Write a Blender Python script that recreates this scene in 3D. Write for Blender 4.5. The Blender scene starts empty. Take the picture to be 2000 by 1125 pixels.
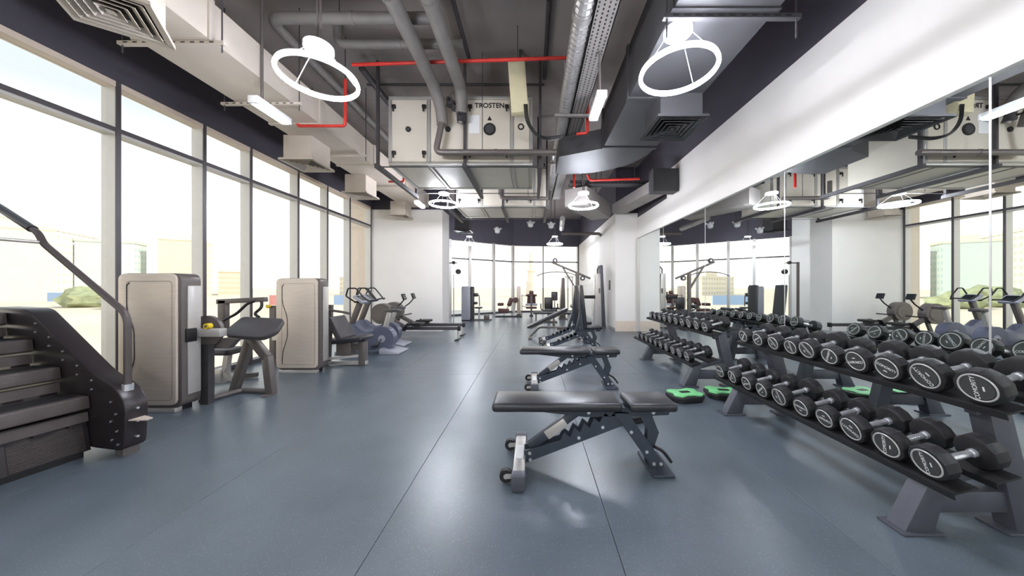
import bpy, bmesh, math, random
from mathutils import Vector, Matrix, Euler
random.seed(7)
R = math.radians
SC = bpy.context.scene
C = SC.collection

# ------------------------------------------------------------------ camera, sky, sun, exposure
cam = bpy.data.objects.new('camera', bpy.data.cameras.new('camera'))
C.objects.link(cam)
cam.location = (0, 0, 1.3); cam.rotation_euler = (R(90), 0, 0)
cam.data.sensor_width = 36; cam.data.lens = 10.8
cam.data.shift_x = -0.02; cam.data.shift_y = -0.00125
cam.data.clip_start = 0.05; cam.data.clip_end = 3000
SC.camera = cam

def lin(c):
    return tuple(((x/255)/12.92 if x/255 <= 0.04045 else ((x/255+0.055)/1.055)**2.4) for x in c) + (1,)

w = bpy.data.worlds.new('sky'); SC.world = w; w.use_nodes = True
nt = w.node_tree; bg = nt.nodes['Background']
tc = nt.nodes.new('ShaderNodeTexCoord'); sx = nt.nodes.new('ShaderNodeSeparateXYZ')
rp = nt.nodes.new('ShaderNodeValToRGB')
nt.links.new(tc.outputs['Generated'], sx.inputs[0]); nt.links.new(sx.outputs['Z'], rp.inputs[0])
e = rp.color_ramp.elements
e[0].position = 0.0; e[0].color = (0.85, 0.79, 0.69, 1)
e[1].position = 0.62; e[1].color = (0.24, 0.275, 0.305, 1)
m1 = e.new(0.16); m1.color = (0.58, 0.58, 0.555, 1)
m2 = e.new(0.34); m2.color = (0.262, 0.285, 0.302, 1)
nt.links.new(rp.outputs[0], bg.inputs[0]); bg.inputs[1].default_value = 1.38

sun = bpy.data.objects.new('sun', bpy.data.lights.new('sun', 'SUN'))
C.objects.link(sun); sun.data.energy = 1.5; sun.data.specular_factor = 0.3; sun.data.angle = R(2); sun.data.color = (1, 0.93, 0.82)
d = Vector((-0.72, -0.02, -0.66)); sun.rotation_euler = d.to_track_quat('-Z', 'Y').to_euler()
sun.location = (40, 5, 40)

vs = SC.view_settings
vs.view_transform = 'Standard'; vs.look = 'None'; vs.gamma = 1; vs.use_curve_mapping = False
vs.exposure = 1.38
RING_E = 96.0

# ------------------------------------------------------------------ materials
def mat(name, col, rough=0.5, metal=0.0, var=0.06, scale=12.0, bump=0.0, bscale=80.0, spec=0.5, coat=0.0, stretch=None):
    m = bpy.data.materials.new(name); m.use_nodes = True
    n = m.node_tree.nodes; l = m.node_tree.links; b = n['Principled BSDF']
    t = n.new('ShaderNodeTexCoord'); no = n.new('ShaderNodeTexNoise'); no.inputs['Scale'].default_value = scale
    no.inputs['Detail'].default_value = 4
    src = t.outputs['Object']
    if stretch:
        mp = n.new('ShaderNodeMapping'); mp.inputs['Scale'].default_value = stretch
        l.new(src, mp.inputs[0]); src = mp.outputs[0]
    l.new(src, no.inputs['Vector'])
    r = n.new('ShaderNodeValToRGB'); c = lin(col)
    r.color_ramp.elements[0].position = 0.3; r.color_ramp.elements[1].position = 0.7
    r.color_ramp.elements[0].color = tuple(x*(1-var) for x in c[:3])+(1,)
    r.color_ramp.elements[1].color = tuple(min(1, x*(1+var)) for x in c[:3])+(1,)
    l.new(no.outputs['Fac'], r.inputs[0]); l.new(r.outputs[0], b.inputs['Base Color'])
    b.inputs['Roughness'].default_value = rough; b.inputs['Metallic'].default_value = metal
    b.inputs['Specular IOR Level'].default_value = spec; b.inputs['Coat Weight'].default_value = coat
    if bump:
        n2 = n.new('ShaderNodeTexNoise'); n2.inputs['Scale'].default_value = bscale
        l.new(t.outputs['Object'], n2.inputs['Vector'])
        bp = n.new('ShaderNodeBump'); bp.inputs['Strength'].default_value = bump; bp.inputs['Distance'].default_value = 0.004
        l.new(n2.outputs['Fac'], bp.inputs['Height']); l.new(bp.outputs[0], b.inputs['Normal'])
    return m

def emis(name, col, s):
    m = bpy.data.materials.new(name); m.use_nodes = True
    b = m.node_tree.nodes['Principled BSDF']
    b.inputs['Base Color'].default_value = lin(col); b.inputs['Emission Color'].default_value = lin(col)
    b.inputs['Emission Strength'].default_value = s
    return m

def glassmat(name, tint, refl):
    m = bpy.data.materials.new(name); m.use_nodes = True
    n = m.node_tree.nodes; l = m.node_tree.links; n.clear()
    o = n.new('ShaderNodeOutputMaterial'); mx = n.new('ShaderNodeMixShader')
    tr = n.new('ShaderNodeBsdfTransparent'); tr.inputs[0].default_value = tint
    g = n.new('ShaderNodeBsdfGlossy'); g.inputs['Roughness'].default_value = 0.02
    lw = n.new('ShaderNodeLayerWeight'); lw.inputs['Blend'].default_value = 0.5
    pw = n.new('ShaderNodeMath'); pw.operation = 'POWER'; pw.inputs[1].default_value = 5
    ma = n.new('ShaderNodeMath'); ma.operation = 'MULTIPLY_ADD'; ma.inputs[1].default_value = 0.5; ma.inputs[2].default_value = refl
    l.new(lw.outputs['Facing'], pw.inputs[0]); l.new(pw.outputs[0], ma.inputs[0]); l.new(ma.outputs[0], mx.inputs[0]); l.new(tr.outputs[0], mx.inputs[1]); l.new(g.outputs[0], mx.inputs[2])
    l.new(mx.outputs[0], o.inputs[0])
    return m

M = {}
M['rubber_floor'] = mat('rubber_floor', (88, 98, 107), 0.32, var=0.10, scale=3.0, bump=0.1, bscale=160, spec=1.0)
def speckle(m):
    n = m.node_tree.nodes; l = m.node_tree.links; b = n['Principled BSDF']
    src = b.inputs['Base Color'].links[0].from_socket
    t = n.new('ShaderNodeTexCoord'); v = n.new('ShaderNodeTexVoronoi'); v.inputs['Scale'].default_value = 120
    l.new(t.outputs['Object'], v.inputs['Vector'])
    cr = n.new('ShaderNodeValToRGB'); cr.color_ramp.elements[0].position = 0.14; cr.color_ramp.elements[1].position = 0.24
    cr.color_ramp.elements[0].color = (1, 1, 1, 1); cr.color_ramp.elements[1].color = (0, 0, 0, 1)
    l.new(v.outputs['Distance'], cr.inputs[0])
    w2 = n.new('ShaderNodeTexWhiteNoise'); l.new(v.outputs['Position'], w2.inputs['Vector'])
    gt = n.new('ShaderNodeMath'); gt.operation = 'GREATER_THAN'; gt.inputs[1].default_value = 0.55
    l.new(w2.outputs['Value'], gt.inputs[0])
    mu = n.new('ShaderNodeMath'); mu.operation = 'MULTIPLY'; l.new(cr.outputs[0], mu.inputs[0]); l.new(gt.outputs[0], mu.inputs[1])
    mx = n.new('ShaderNodeMix'); mx.data_type = 'RGBA'; mx.inputs['B'].default_value = lin((140, 152, 160))
    l.new(mu.outputs[0], mx.inputs['Factor']); l.new(src, mx.inputs['A']); l.new(mx.outputs['Result'], b.inputs['Base Color'])
speckle(M['rubber_floor'])
M['seam'] = mat('seam', (150, 156, 160), 0.6)
M['white_wall'] = mat('white_wall', (236, 232, 228), 0.7, var=0.02, scale=2, bump=0.05)
M['navy_wall'] = mat('navy_wall', (74, 70, 80), 0.75, var=0.08, scale=2, bump=0.05)
M['slab'] = mat('slab', (138, 130, 127), 0.85, var=0.14, scale=1.5, bump=0.2, bscale=40)
M['mullion'] = mat('mullion', (200, 197, 193), 0.42, 0.15, var=0.03)
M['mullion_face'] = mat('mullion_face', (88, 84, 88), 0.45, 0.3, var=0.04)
M['beige'] = mat('beige', (222, 206, 190), 0.6, var=0.03)
M['glass'] = glassmat('glass', (0.99, 0.995, 0.99, 1), 0.02)
mm = bpy.data.materials.new('mirror'); mm.use_nodes = True
bb = mm.node_tree.nodes['Principled BSDF']; bb.inputs['Base Color'].default_value = (0.86, 0.90, 0.885, 1)
bb.inputs['Metallic'].default_value = 1; bb.inputs['Roughness'].default_value = 0.004
M['mirror'] = mm
M['alu'] = mat('alu', (205, 206, 208), 0.35, 0.7, var=0.03)
M['duct'] = mat('duct', (142, 136, 133), 0.55, 0.25, var=0.08, scale=3)
M['duct_pale'] = mat('duct_pale', (205, 194, 182), 0.55, 0.1, var=0.05, scale=3)
M['duct_dark'] = mat('duct_dark', (70, 69, 72), 0.55, 0.25, var=0.08, scale=3)
M['pipe'] = mat('pipe', (122, 117, 114), 0.6, 0.1, var=0.10, scale=6, bump=0.3, bscale=30)
M['spiral'] = mat('spiral', (168, 165, 163), 0.4, 0.5, var=0.08, scale=8)
M['dark_steel'] = mat('dark_steel', (76, 73, 76), 0.5, 0.4, var=0.08)
M['ahu'] = mat('ahu', (214, 206, 192), 0.45, 0.15, var=0.03, scale=3)
M['ahu_frame'] = mat('ahu_frame', (184, 182, 178), 0.4, 0.5, var=0.04)
M['cream'] = mat('cream', (222, 212, 176), 0.5, var=0.03)
M['black'] = mat('black', (30, 29, 31), 0.5, var=0.1)
M['red'] = mat('red', (205, 52, 44), 0.4, var=0.08)
M['white_plastic'] = mat('white_plastic', (236, 236, 238), 0.35, var=0.01)
M['ring_glow'] = emis('ring_glow', (240, 244, 255), RING_E)
M['batten_glow'] = emis('batten_glow', (250, 250, 250), 6)
M['bronze'] = mat('bronze', (212, 198, 184), 0.36, 0.15, var=0.05, scale=4, stretch=(1, 1, 12))
M['bronze_dark'] = mat('bronze_dark', (104, 97, 94), 0.38, 0.2, var=0.05)
M['silver'] = mat('silver', (190, 186, 182), 0.33, 0.35, var=0.04)
M['gun'] = mat('gun', (108, 101, 98), 0.4, 0.25, var=0.06)
M['bench_steel'] = mat('bench_steel', (62, 69, 80), 0.42, 0.3, var=0.06)
M['rack_steel'] = mat('rack_steel', (84, 85, 94), 0.45, 0.3, var=0.06)
M['vinyl'] = mat('vinyl', (38, 38, 44), 0.33, var=0.08, bump=0.08, bscale=200, spec=0.6)
M['vinyl_grey'] = mat('vinyl_grey', (72, 68, 70), 0.45, var=0.06)
M['vinyl_brown'] = mat('vinyl_brown', (88, 58, 54), 0.5, var=0.08)
M['rubber'] = mat('rubber', (34, 33, 36), 0.5, var=0.12, scale=20, bump=0.15)
M['cap'] = mat('cap', (64, 65, 66), 0.55, var=0.06)
M['chrome'] = mat('chrome', (228, 229, 233), 0.22, 0.75, var=0.02)
M['print_white'] = mat('print_white', (232, 232, 232), 0.5, var=0.01)
M['ring_silver'] = mat('ring_silver', (190, 188, 186), 0.4, 0.2, var=0.03)
M['green'] = mat('green', (124, 206, 138), 0.45, var=0.05)
M['yellow'] = mat('yellow', (226, 196, 28), 0.4, var=0.04)
M['stair_black'] = mat('stair_black', (46, 40, 43), 0.35, 0.2, var=0.08)
M['stair_tread'] = mat('stair_tread', (92, 84, 82), 0.5, 0.1, var=0.12, scale=10, bump=0.3, bscale=60)
M['rail'] = mat('rail', (84, 76, 76), 0.4, 0.2, var=0.05)
M['bike'] = mat('bike', (104, 108, 128), 0.33, 0.3, var=0.05)
M['bike_pale'] = mat('bike_pale', (176, 178, 190), 0.35, 0.3, var=0.04)
M['screen'] = mat('screen', (36, 40, 44), 0.15, var=0.05)
M['tower'] = mat('tower', (230, 220, 204), 0.8, var=0.05, scale=0.2)
M['ground'] = mat('ground', (216, 204, 184), 0.9, var=0.12, scale=0.03)
M['leaf'] = mat('leaf', (160, 166, 130), 0.8, var=0.25, scale=0.6)
M['blue_sign'] = mat('blue_sign', (158, 184, 220), 0.6, var=0.03)
M['red_sign'] = mat('red_sign', (222, 150, 146), 0.6, var=0.03)
def facade(name, wall, win, sx_, sz_):
    m = mat(name, wall, 0.8, var=0.03, scale=0.3)
    n = m.node_tree.nodes; l = m.node_tree.links; b = n['Principled BSDF']
    src = b.inputs['Base Color'].links[0].from_socket
    t = n.new('ShaderNodeTexCoord'); mp = n.new('ShaderNodeMapping'); mp.inputs['Rotation'].default_value = (R(90), 0, 0)
    l.new(t.outputs['Object'], mp.inputs[0])
    br = n.new('ShaderNodeTexBrick'); br.offset = 0; br.inputs['Scale'].default_value = 1
    br.inputs['Brick Width'].default_value = sx_; br.inputs['Row Height'].default_value = sz_; br.inputs['Mortar Size'].default_value = 0.8
    br.inputs['Mortar Smooth'].default_value = 0
    l.new(mp.outputs[0], br.inputs['Vector'])
    mx = n.new('ShaderNodeMix'); mx.data_type = 'RGBA'; mx.inputs['A'].default_value = lin(win)
    l.new(br.outputs['Fac'], mx.inputs['Factor']); l.new(src, mx.inputs['B']); l.new(mx.outputs['Result'], b.inputs['Base Color'])
    return m
M['facade_cream'] = facade('facade_cream', (232, 224, 208), (198, 194, 184), 3.2, 3.2)
M['facade_tan'] = facade('facade_tan', (230, 214, 190), (212, 196, 172), 4.0, 3.4)
M['facade_glass'] = facade('facade_glass', (200, 214, 212), (176, 200, 204), 3.0, 3.2)

# ------------------------------------------------------------------ mesh helpers
class MB:
    def __init__(self): self.v = []; self.f = []
    def raw(self, vs, fs, T=None):
        o = len(self.v)
        self.v += [tuple(T @ Vector(p)) if T is not None else tuple(p) for p in vs]
        self.f += [tuple(i+o for i in f) for f in fs]
        return self
    def bm(self, b, T=None):
        b.verts.index_update()
        self.raw([v.co[:] for v in b.verts], [[v.index for v in f.verts] for f in b.faces], T); b.free(); return self
    def box(self, x0, x1, y0, y1, z0, z1, r=0, T=None, seg=2):
        b = bmesh.new(); bmesh.ops.create_cube(b, size=1)
        for v in b.verts:
            v.co = Vector(((x0+x1)/2+v.co.x*(x1-x0), (y0+y1)/2+v.co.y*(y1-y0), (z0+z1)/2+v.co.z*(z1-z0)))
        if r: bmesh.ops.bevel(b, geom=b.edges[:], offset=r, segments=seg, affect='EDGES', profile=0.5)
        return self.bm(b, T)
    def bar(self, p, q, w_, h_, r=0, up=(0, 0, 1)):
        p = Vector(p); q = Vector(q); d = q-p; L = d.length; d.normalize()
        s = d.cross(Vector(up))
        if s.length < 1e-4: s = Vector((0, 1, 0))
        s.normalize(); u = s.cross(d)
        T = Matrix((d, s, u)).transposed().to_4x4(); T.translation = p
        return self.box(0, L, -w_/2, w_/2, -h_/2, h_/2, r, T)
    def cyl(self, p, q, r0, r1=None, n=16):
        r1 = r0 if r1 is None else r1
        p = Vector(p); q = Vector(q); d = (q-p).normalized(); a = d.orthogonal().normalized(); b = d.cross(a)
        vs = []
        for c, r in ((p, r0), (q, r1)):
            for i in range(n):
                t = 2*math.pi*i/n; vs.append(c+(a*math.cos(t)+b*math.sin(t))*r)
        fs = [(i, (i+1) % n, n+(i+1) % n, n+i) for i in range(n)]
        fs += [tuple(range(n))[::-1], tuple(range(n, 2*n))]
        return self.raw(vs, fs)
    def tube(self, pts, r, n=10, closed=False, rad=0):
        P = [Vector(p) for p in pts]
        if rad: P = fillet(P, rad, closed)
        m = len(P); a = None; rings = []
        for i in range(m):
            if closed: d = (P[(i+1) % m]-P[i-1]).normalized()
            else: d = (P[min(i+1, m-1)]-P[max(i-1, 0)]).normalized()
            a = d.orthogonal().normalized() if a is None else (a-d*a.dot(d)).normalized()
            b = d.cross(a)
            rings.append([P[i]+(a*math.cos(2*math.pi*k/n)+b*math.sin(2*math.pi*k/n))*r for k in range(n)])
        vs = [p for g in rings for p in g]; fs = []
        for i in range(m if closed else m-1):
            j = (i+1) % m
            for k in range(n): fs.append((i*n+k, i*n+(k+1) % n, j*n+(k+1) % n, j*n+k))
        if not closed: fs += [tuple(range(n))[::-1], tuple(range((m-1)*n, m*n))]
        return self.raw(vs, fs)
    def prism(self, poly, a0, a1, plane='xz', r=0, T=None, seg=2):
        b = bmesh.new()
        def P(u, v_, w_): return (u, w_, v_) if plane == 'xz' else ((w_, u, v_) if plane == 'yz' else (u, v_, w_))
        lo = [b.verts.new(P(u, v_, a0)) for u, v_ in poly]; hi = [b.verts.new(P(u, v_, a1)) for u, v_ in poly]
        n = len(poly)
        b.faces.new(lo[::-1]); b.faces.new(hi)
        for i in range(n): b.faces.new((lo[i], lo[(i+1) % n], hi[(i+1) % n], hi[i]))
        bmesh.ops.recalc_face_normals(b, faces=b.faces[:])
        if r:
            es = [e_ for e_ in b.edges if (e_.verts[0] in lo) == (e_.verts[1] in lo)]
            bmesh.ops.bevel(b, geom=es, offset=r, segments=seg, affect='EDGES', profile=0.5)
        return self.bm(b, T)
    def lathe(self, prof, n=24, T=None):
        vs = []; fs = []
        for r, z in prof:
            for k in range(n): t = 2*math.pi*k/n; vs.append((r*math.cos(t), r*math.sin(t), z))
        for i in range(len(prof)-1):
            for k in range(n): fs.append((i*n+k, i*n+(k+1) % n, (i+1)*n+(k+1) % n, (i+1)*n+k))
        fs += [tuple(range(n))[::-1], tuple(range((len(prof)-1)*n, len(prof)*n))]
        return self.raw(vs, fs, T)
    def torus(self, c, Rr, r, n=48, k=10, T=None):
        pts = [(c[0]+Rr*math.cos(2*math.pi*i/n), c[1]+Rr*math.sin(2*math.pi*i/n), c[2]) for i in range(n)]
        if T is not None: pts = [T @ Vector(p) for p in pts]
        return self.tube(pts, r, k, closed=True)
    def mesh(self, name, m, smooth=True, sharp=38):
        me = bpy.data.meshes.new(name); me.from_pydata(self.v, [], self.f); me.materials.append(M[m])
        b = bmesh.new(); b.from_mesh(me); bmesh.ops.recalc_face_normals(b, faces=b.faces[:]); b.to_mesh(me); b.free()
        if smooth:
            me.shade_smooth(); me.set_sharp_from_angle(angle=R(sharp))
        return me
    def build(self, name, m, parent=None, smooth=True):
        o = bpy.data.objects.new(name, self.mesh(name, m, smooth)); C.objects.link(o)
        if parent is not None: o.parent = parent
        return o

def fillet(P, rad, closed=False, k=5):
    out = []; m = len(P)
    for i in range(m):
        if not closed and i in (0, m-1): out.append(P[i]); continue
        a, b, c = P[i-1], P[i], P[(i+1) % m]
        d1 = (a-b); d2 = (c-b); r = min(rad, d1.length*0.45, d2.length*0.45)
        s = b+d1.normalized()*r; e_ = b+d2.normalized()*r
        for j in range(k+1):
            t = j/k; out.append(s*(1-t)**2+b*2*t*(1-t)+e_*t*t)
    return out

def rpoly(pts, r, k=4):
    return [(p.x, p.y) for p in fillet([Vector((a, b, 0)) for a, b in pts], r, True, k)]

def tag(o, label, cat, group=None):
    o['label'] = label; o['category'] = cat
    if group: o['group'] = group
    return o
def thing(name, label, cat, loc=(0, 0, 0), rotz=0, group=None):
    o = bpy.data.objects.new(name, None); C.objects.link(o); o.empty_display_size = 0.1
    o.location = loc; o.rotation_euler = (0, 0, rotz)
    return tag(o, label, cat, group)
def struct(o, label):
    o['kind'] = 'structure'; o['label'] = label; return o
def sempty(name, label):
    o = bpy.data.objects.new(name, None); C.objects.link(o); return struct(o, label)
def inst(name, me, parent, loc=(0, 0, 0), rot=(0, 0, 0)):
    o = bpy.data.objects.new(name, me); C.objects.link(o); o.parent = parent
    o.location = loc; o.rotation_euler = rot; return o
def text_mesh(s, size, m, depth=0.0015, spacing=1.0, bold=0.0):
    cu = bpy.data.curves.new('lettering', 'FONT'); cu.body = s; cu.size = size; cu.extrude = depth
    cu.align_x = 'CENTER'; cu.align_y = 'CENTER'; cu.space_character = spacing; cu.offset = bold
    o = bpy.data.objects.new('lettering_tmp', cu); C.objects.link(o)
    dg = bpy.context.evaluated_depsgraph_get(); dg.update()
    me = bpy.data.meshes.new_from_object(o.evaluated_get(dg)); me.name = 'lettering'
    bpy.data.objects.remove(o); me.materials.clear(); me.materials.append(M[m]); return me

# ------------------------------------------------------------------ the room
XL, XR = -4.7, 3.07
TOP = 4.8
fl = struct(MB().box(-4.95, 4.4, -4.2, 17, -0.3, -0.012).build('floor', 'seam'), 'grey blue speckled rubber gym floor in long rolls')
roll_x = [-0.8+1.22*k for k in range(-4, 5)]
for i, x in enumerate(roll_x):
    x0, x1 = max(x, XL-0.02), min(x+1.22, XR+0.02)
    if x1-x0 < 0.05: continue
    cuts = [-4.0, 4.56 if i % 2 == 1 else 1.2-3.5, 9.6 if i % 2 else 8.4, 16.6]
    for a, b in zip(cuts[:-1], cuts[1:]):
        MB().box(x0+0.0015, x1-0.0015, a+0.0015, b-0.0015, -0.012, 0, r=0.0012, seg=1).build('rubber_roll', 'rubber_floor', fl)
MB().box(-4.95, XL-0.02, -4, 16.6, -0.012, -0.001).build('floor_edge', 'rubber_floor', fl)

struct(MB().box(-5.0, 4.5, -4.4, 17.5, TOP, TOP+0.3).build('ceiling', 'slab'), 'dark painted concrete ceiling slab above the services')
wb = struct(MB().box(-4.95, 4.5, -4.2, -4.0, 3.62, TOP).build('wall_back', 'navy_wall'), 'navy upper wall over the glazed front behind the viewer')
w3 = sempty('window_3', 'glazed front behind the viewer')
bx = [-4.7+i*1.11 for i in range(8)]
for x in bx: MB().box(x-0.04, x+0.04, -4.15, -4.0, 0, 3.62).build('mullion', 'mullion', w3)
for a, b in zip(bx[:-1], bx[1:]):
    MB().box(a+0.04, b-0.04, -4.12, -4.108, 0.07, 3.02).build('pane', 'glass', w3)
    MB().box(a+0.04, b-0.04, -4.12, -4.108, 3.10, 3.62).build('pane', 'glass', w3)
    MB().box(a+0.04, b-0.04, -4.15, -4.0, 3.02, 3.10).build('transom', 'mullion', w3)
    MB().box(a+0.04, b-0.04, -4.15, -4.0, 0, 0.07).build('sill', 'mullion_face', w3)
wr = struct(MB().box(XR+0.012, 3.4, -4, 8.97, 0, 2.75).build('wall_right', 'white_wall'), 'white wall carrying the mirrors and a deep bulkhead')
MB().box(XR-0.03, 3.4, -4, 6.95, 2.71, 3.9).build('bulkhead', 'white_wall', wr)
MB().box(XR-0.03, 3.4, 6.95, 8.97, 2.71, 3.3).build('bulkhead', 'white_wall', wr)
MB().box(XR+0.0, 3.4, -4, 6.95, 3.9, TOP).build('upper_wall', 'navy_wall', wr)
MB().box(XR+0.0, 3.4, 6.95, 8.97, 3.3, TOP).build('upper_wall', 'navy_wall', wr)
wf = struct(MB().box(2.42, 4.2, 8.97, 17, 0, 3.45).build('wall_far_right', 'white_wall'), 'white wall running back from the pillar to the end windows')
MB().box(2.44, 4.2, 8.99, 17, 3.45, TOP).build('upper_wall', 'navy_wall', wf)
struct(MB().box(2.43, 3.05, 8.945, 8.968, 0, 0.30).build('trim_1', 'beige'), 'beige panel low on the end of the white pillar')
struct(MB().box(2.405, 2.42, 8.97, 16, 0, 0.09).build('baseboard_right', 'alu'), 'low pale skirting along the white side wall')
wl = struct(MB().box(-4.86, -2.64, 9.0, 9.72, 0, 3.56).build('wall_left', 'white_wall'), 'plain white wall block between the two window fronts')
MB().box(-4.86, -2.66, 9.02, 9.72, 3.56, TOP).build('upper_wall', 'navy_wall', wl)
wh = struct(MB().box(XL-0.22, XL, -4, 9.02, 3.62, TOP).build('wall_header', 'navy_wall'), 'navy painted upper wall above the long windows')

# left window front
MY = [-3.4, -2.4, -1.35, -0.3, 0.75, 1.7, 2.6, 3.48, 4.40, 5.13, 6.17, 7.05, 7.92, 8.95]
w1 = sempty('window_1', 'long floor to ceiling window front with pale aluminium mullions')
zt0, zt1 = 3.02, 3.10
for i, y in enumerate(MY):
    MB().box(XL-0.17, XL-0.012, y-0.012, y+0.03, 0, 3.62).build('mullion', 'mullion', w1)
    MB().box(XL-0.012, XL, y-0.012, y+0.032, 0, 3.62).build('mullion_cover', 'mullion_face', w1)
for a, b in zip(MY[:-1], MY[1:]):
    a += 0.032; b -= 0.013
    MB().box(XL-0.15, XL-0.01, a, b, zt0, zt1).build('transom', 'mullion', w1)
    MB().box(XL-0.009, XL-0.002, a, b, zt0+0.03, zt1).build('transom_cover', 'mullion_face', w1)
    MB().box(XL-0.15, XL-0.002, a, b, 3.56, 3.62).build('window_head', 'beige', w1)
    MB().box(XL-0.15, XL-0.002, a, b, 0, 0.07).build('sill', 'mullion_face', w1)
    MB().box(XL-0.12, XL-0.108, a, b, 0.07, zt0).build('pane', 'glass', w1)
    MB().box(XL-0.12, XL-0.108, a, b, zt1, 3.56).build('pane', 'glass', w1)
# far window front (bent)
w2 = sempty('window_2', 'bent end window front with slim grey mullions')
FP = [(-4.6, 12.75), (-3.62, 13.53), (-2.86, 14.12), (-1.86, 14.92), (-0.97, 15.62), (0.55, 15.8), (2.42, 16.0)]
for i, (x, y) in enumerate(FP):
    wd = 0.05 if i == 5 else 0.11
    a = math.atan2(0.8, 1) if i < 5 else 0.1
    T = Matrix.Translation((x, y, 0)) @ Matrix.Rotation(a, 4, 'Z')
    MB().box(-wd/2, wd/2, -0.02, 0.13, 0, 3.4, T=T).build('mullion', 'mullion' if i < 5 else 'mullion_face', w2)
for (xa, ya), (xb, yb) in zip(FP[:-1], FP[1:]):
    a = math.atan2(yb-ya, xb-xa); L = math.hypot(xb-xa, yb-ya)
    T = Matrix.Translation((xa, ya, 0)) @ Matrix.Rotation(a, 4, 'Z')
    for z0, z1, nm, mt in ((0, 0.07, 'sill', 'mullion_face'), (2.54, 2.60, 'transom', 'mullion_face')):
        MB().box(0.05, L-0.05, 0.0, 0.1, z0, z1, T=T).build(nm, mt, w2)
    MB().box(0.05, L-0.05, 0.05, 0.062, 0.07, 2.54, T=T).build('pane', 'glass', w2)
    MB().box(0.05, L-0.05, 0.05, 0.062, 2.60, 3.4, T=T).build('pane', 'glass', w2)
    MB().box(-0.02, L+0.02, -0.03, 0.25, 3.4, TOP, T=T).build('window_header', 'navy_wall', w2)
struct(MB().box(-4.86, -4.6, 9.72, 12.8, 0, TOP).build('wall_far_left', 'white_wall'), 'white side wall beside the end windows')

# a beige fin of the building just outside the last bay
struct(MB().box(-5.46, -4.89, 9.2, 9.8, -4.6, 6).build('trim_2', 'beige'), 'beige outside pier of the building beyond the last window bay')
# mirrors
mr = thing('wall_mirror', 'row of tall frameless mirror sheets along the white right hand wall', 'mirror', (XR, 0, 0))
seams = [-3.0, -1.35, 0.35, 2.06, 3.74, 5.46, 7.2, 8.9]
for a, b in zip(seams[:-1], seams[1:]):
    MB().box(0, 0.006, a+0.006, b-0.006, 0.03, 2.71).build('mirror_sheet', 'mirror', mr, smooth=False)
for y in seams:
    MB().box(-0.001, 0.008, y-0.0055, y+0.0055, 0.03, 2.71).build('seam_strip', 'alu', mr)
MB().box(-0.012, 0.008, -3, 8.92, 0.0, 0.03).build('base_strip', 'alu', mr)
MB().box(-0.05, 0.01, 8.90, 8.94, 0.0, 2.7).build('end_post', 'mullion', mr)

# ------------------------------------------------------------------ outside
gr = MB().box(-900, 900, -300, 1500, -5.0, -4.6).build('ground_outside', 'ground'); struct(gr, 'pale sandy ground outside the windows')
struct(MB().box(-5.0, 4.5, -4.4, 17.5, -4.6, -0.3).build('building_base', 'white_wall'), 'lower storey of the gym building')
def tower(name, label, x, y, wx, wy, h, m, rot=0):
    t = thing(name, label, 'building', (x, y, -4.6), rot)
    MB().box(-wx/2, wx/2, -wy/2, wy/2, 0, h).build('wall', m, t)
    MB().box(-wx/2-0.3, wx/2+0.3, -wy/2-0.3, wy/2+0.3, h, h+1.2).build('parapet', 'tower', t)
    MB().box(-wx*0.15, wx*0.2, -wy*0.2, wy*0.2, h+1.2, h+4).build('roof_room', 'tower', t)
    return t
tower('apartment_block', 'wide cream apartment block with many small windows beyond the stair climber', -226, 145, 44, 22, 30, 'facade_cream', R(-58))
tower('apartment_block', 'pale green glass office tower at the end of the cream block', -205, 150, 11, 18, 27, 'facade_glass', R(-58))
tower('tower_block', 'tan slab tower seen through the second window bay', -187, 166, 16, 16, 30, 'facade_tan', R(-55))
tower('apartment_block', 'tall cream tower rising above its neighbours at the edge of view', -255, 140, 20, 20, 38, 'facade_cream', R(-58))
tower('low_house', 'long low cream building on the horizon', -230, 235, 60, 14, 16, 'facade_tan', R(-45))
tower('low_house', 'low pale building with flat roof beyond the cable station', -120, 220, 40, 14, 12, 'facade_cream', R(-30))
mn = thing('minaret', 'slender pale minaret outside the end windows', 'tower', (-0.8, 190, -4.6))
MB().lathe([(3.2, 0), (3.2, 9), (2.4, 9.3), (2.4, 15), (3.0, 15.3), (3.0, 16), (1.5, 16.2), (1.5, 22), (2.0, 22.2), (1.8, 23), (0.2, 28)], 12).build('shaft', 'tower', mn)
tag(MB().box(-158, -150, 100, 100.4, -3.5, -0.6).build('billboard', 'blue_sign'), 'blue hoarding near the green shrubs', 'billboard')
tag(MB().box(-64, -52, 99, 99.4, -4.5, -1.5).build('billboard', 'blue_sign'), 'wide blue hoarding behind the exercise bikes', 'billboard')
tag(MB().box(-84, -80, 98, 98.4, -4.5, -1.4).build('billboard', 'red_sign'), 'small red hoarding seen above the curl machine', 'billboard')
for j, (x, y, s, lb) in enumerate(((-130, 92, 6.5, 'large rounded green shrub beyond the stair rail'), (-158, 114, 5, 'smaller green shrub beside the blue hoarding'), (-110, 84, 4.5, 'low green shrub in front of the tan tower'))):
    b = bmesh.new(); bmesh.ops.create_icosphere(b, subdivisions=3, radius=1)
    for v in b.verts:
        n_ = v.co.normalized(); v.co *= 1+0.22*math.sin(7*n_.x+j)*math.cos(6*n_.y+2*j)+random.uniform(-0.07, 0.07)
    t = thing('shrub', lb, 'shrub', (x, y, -4.6))
    mb = MB(); mb.bm(b, Matrix.Translation((0, 0, s*0.35)) @ Matrix.Diagonal((s*1.3, s, s*0.55, 1))); mb.build('foliage', 'leaf', t)
    MB().cyl((0, 0, 0), (0, 0, s*0.3), 0.3).build('trunk', 'vinyl_brown', t)

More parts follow.
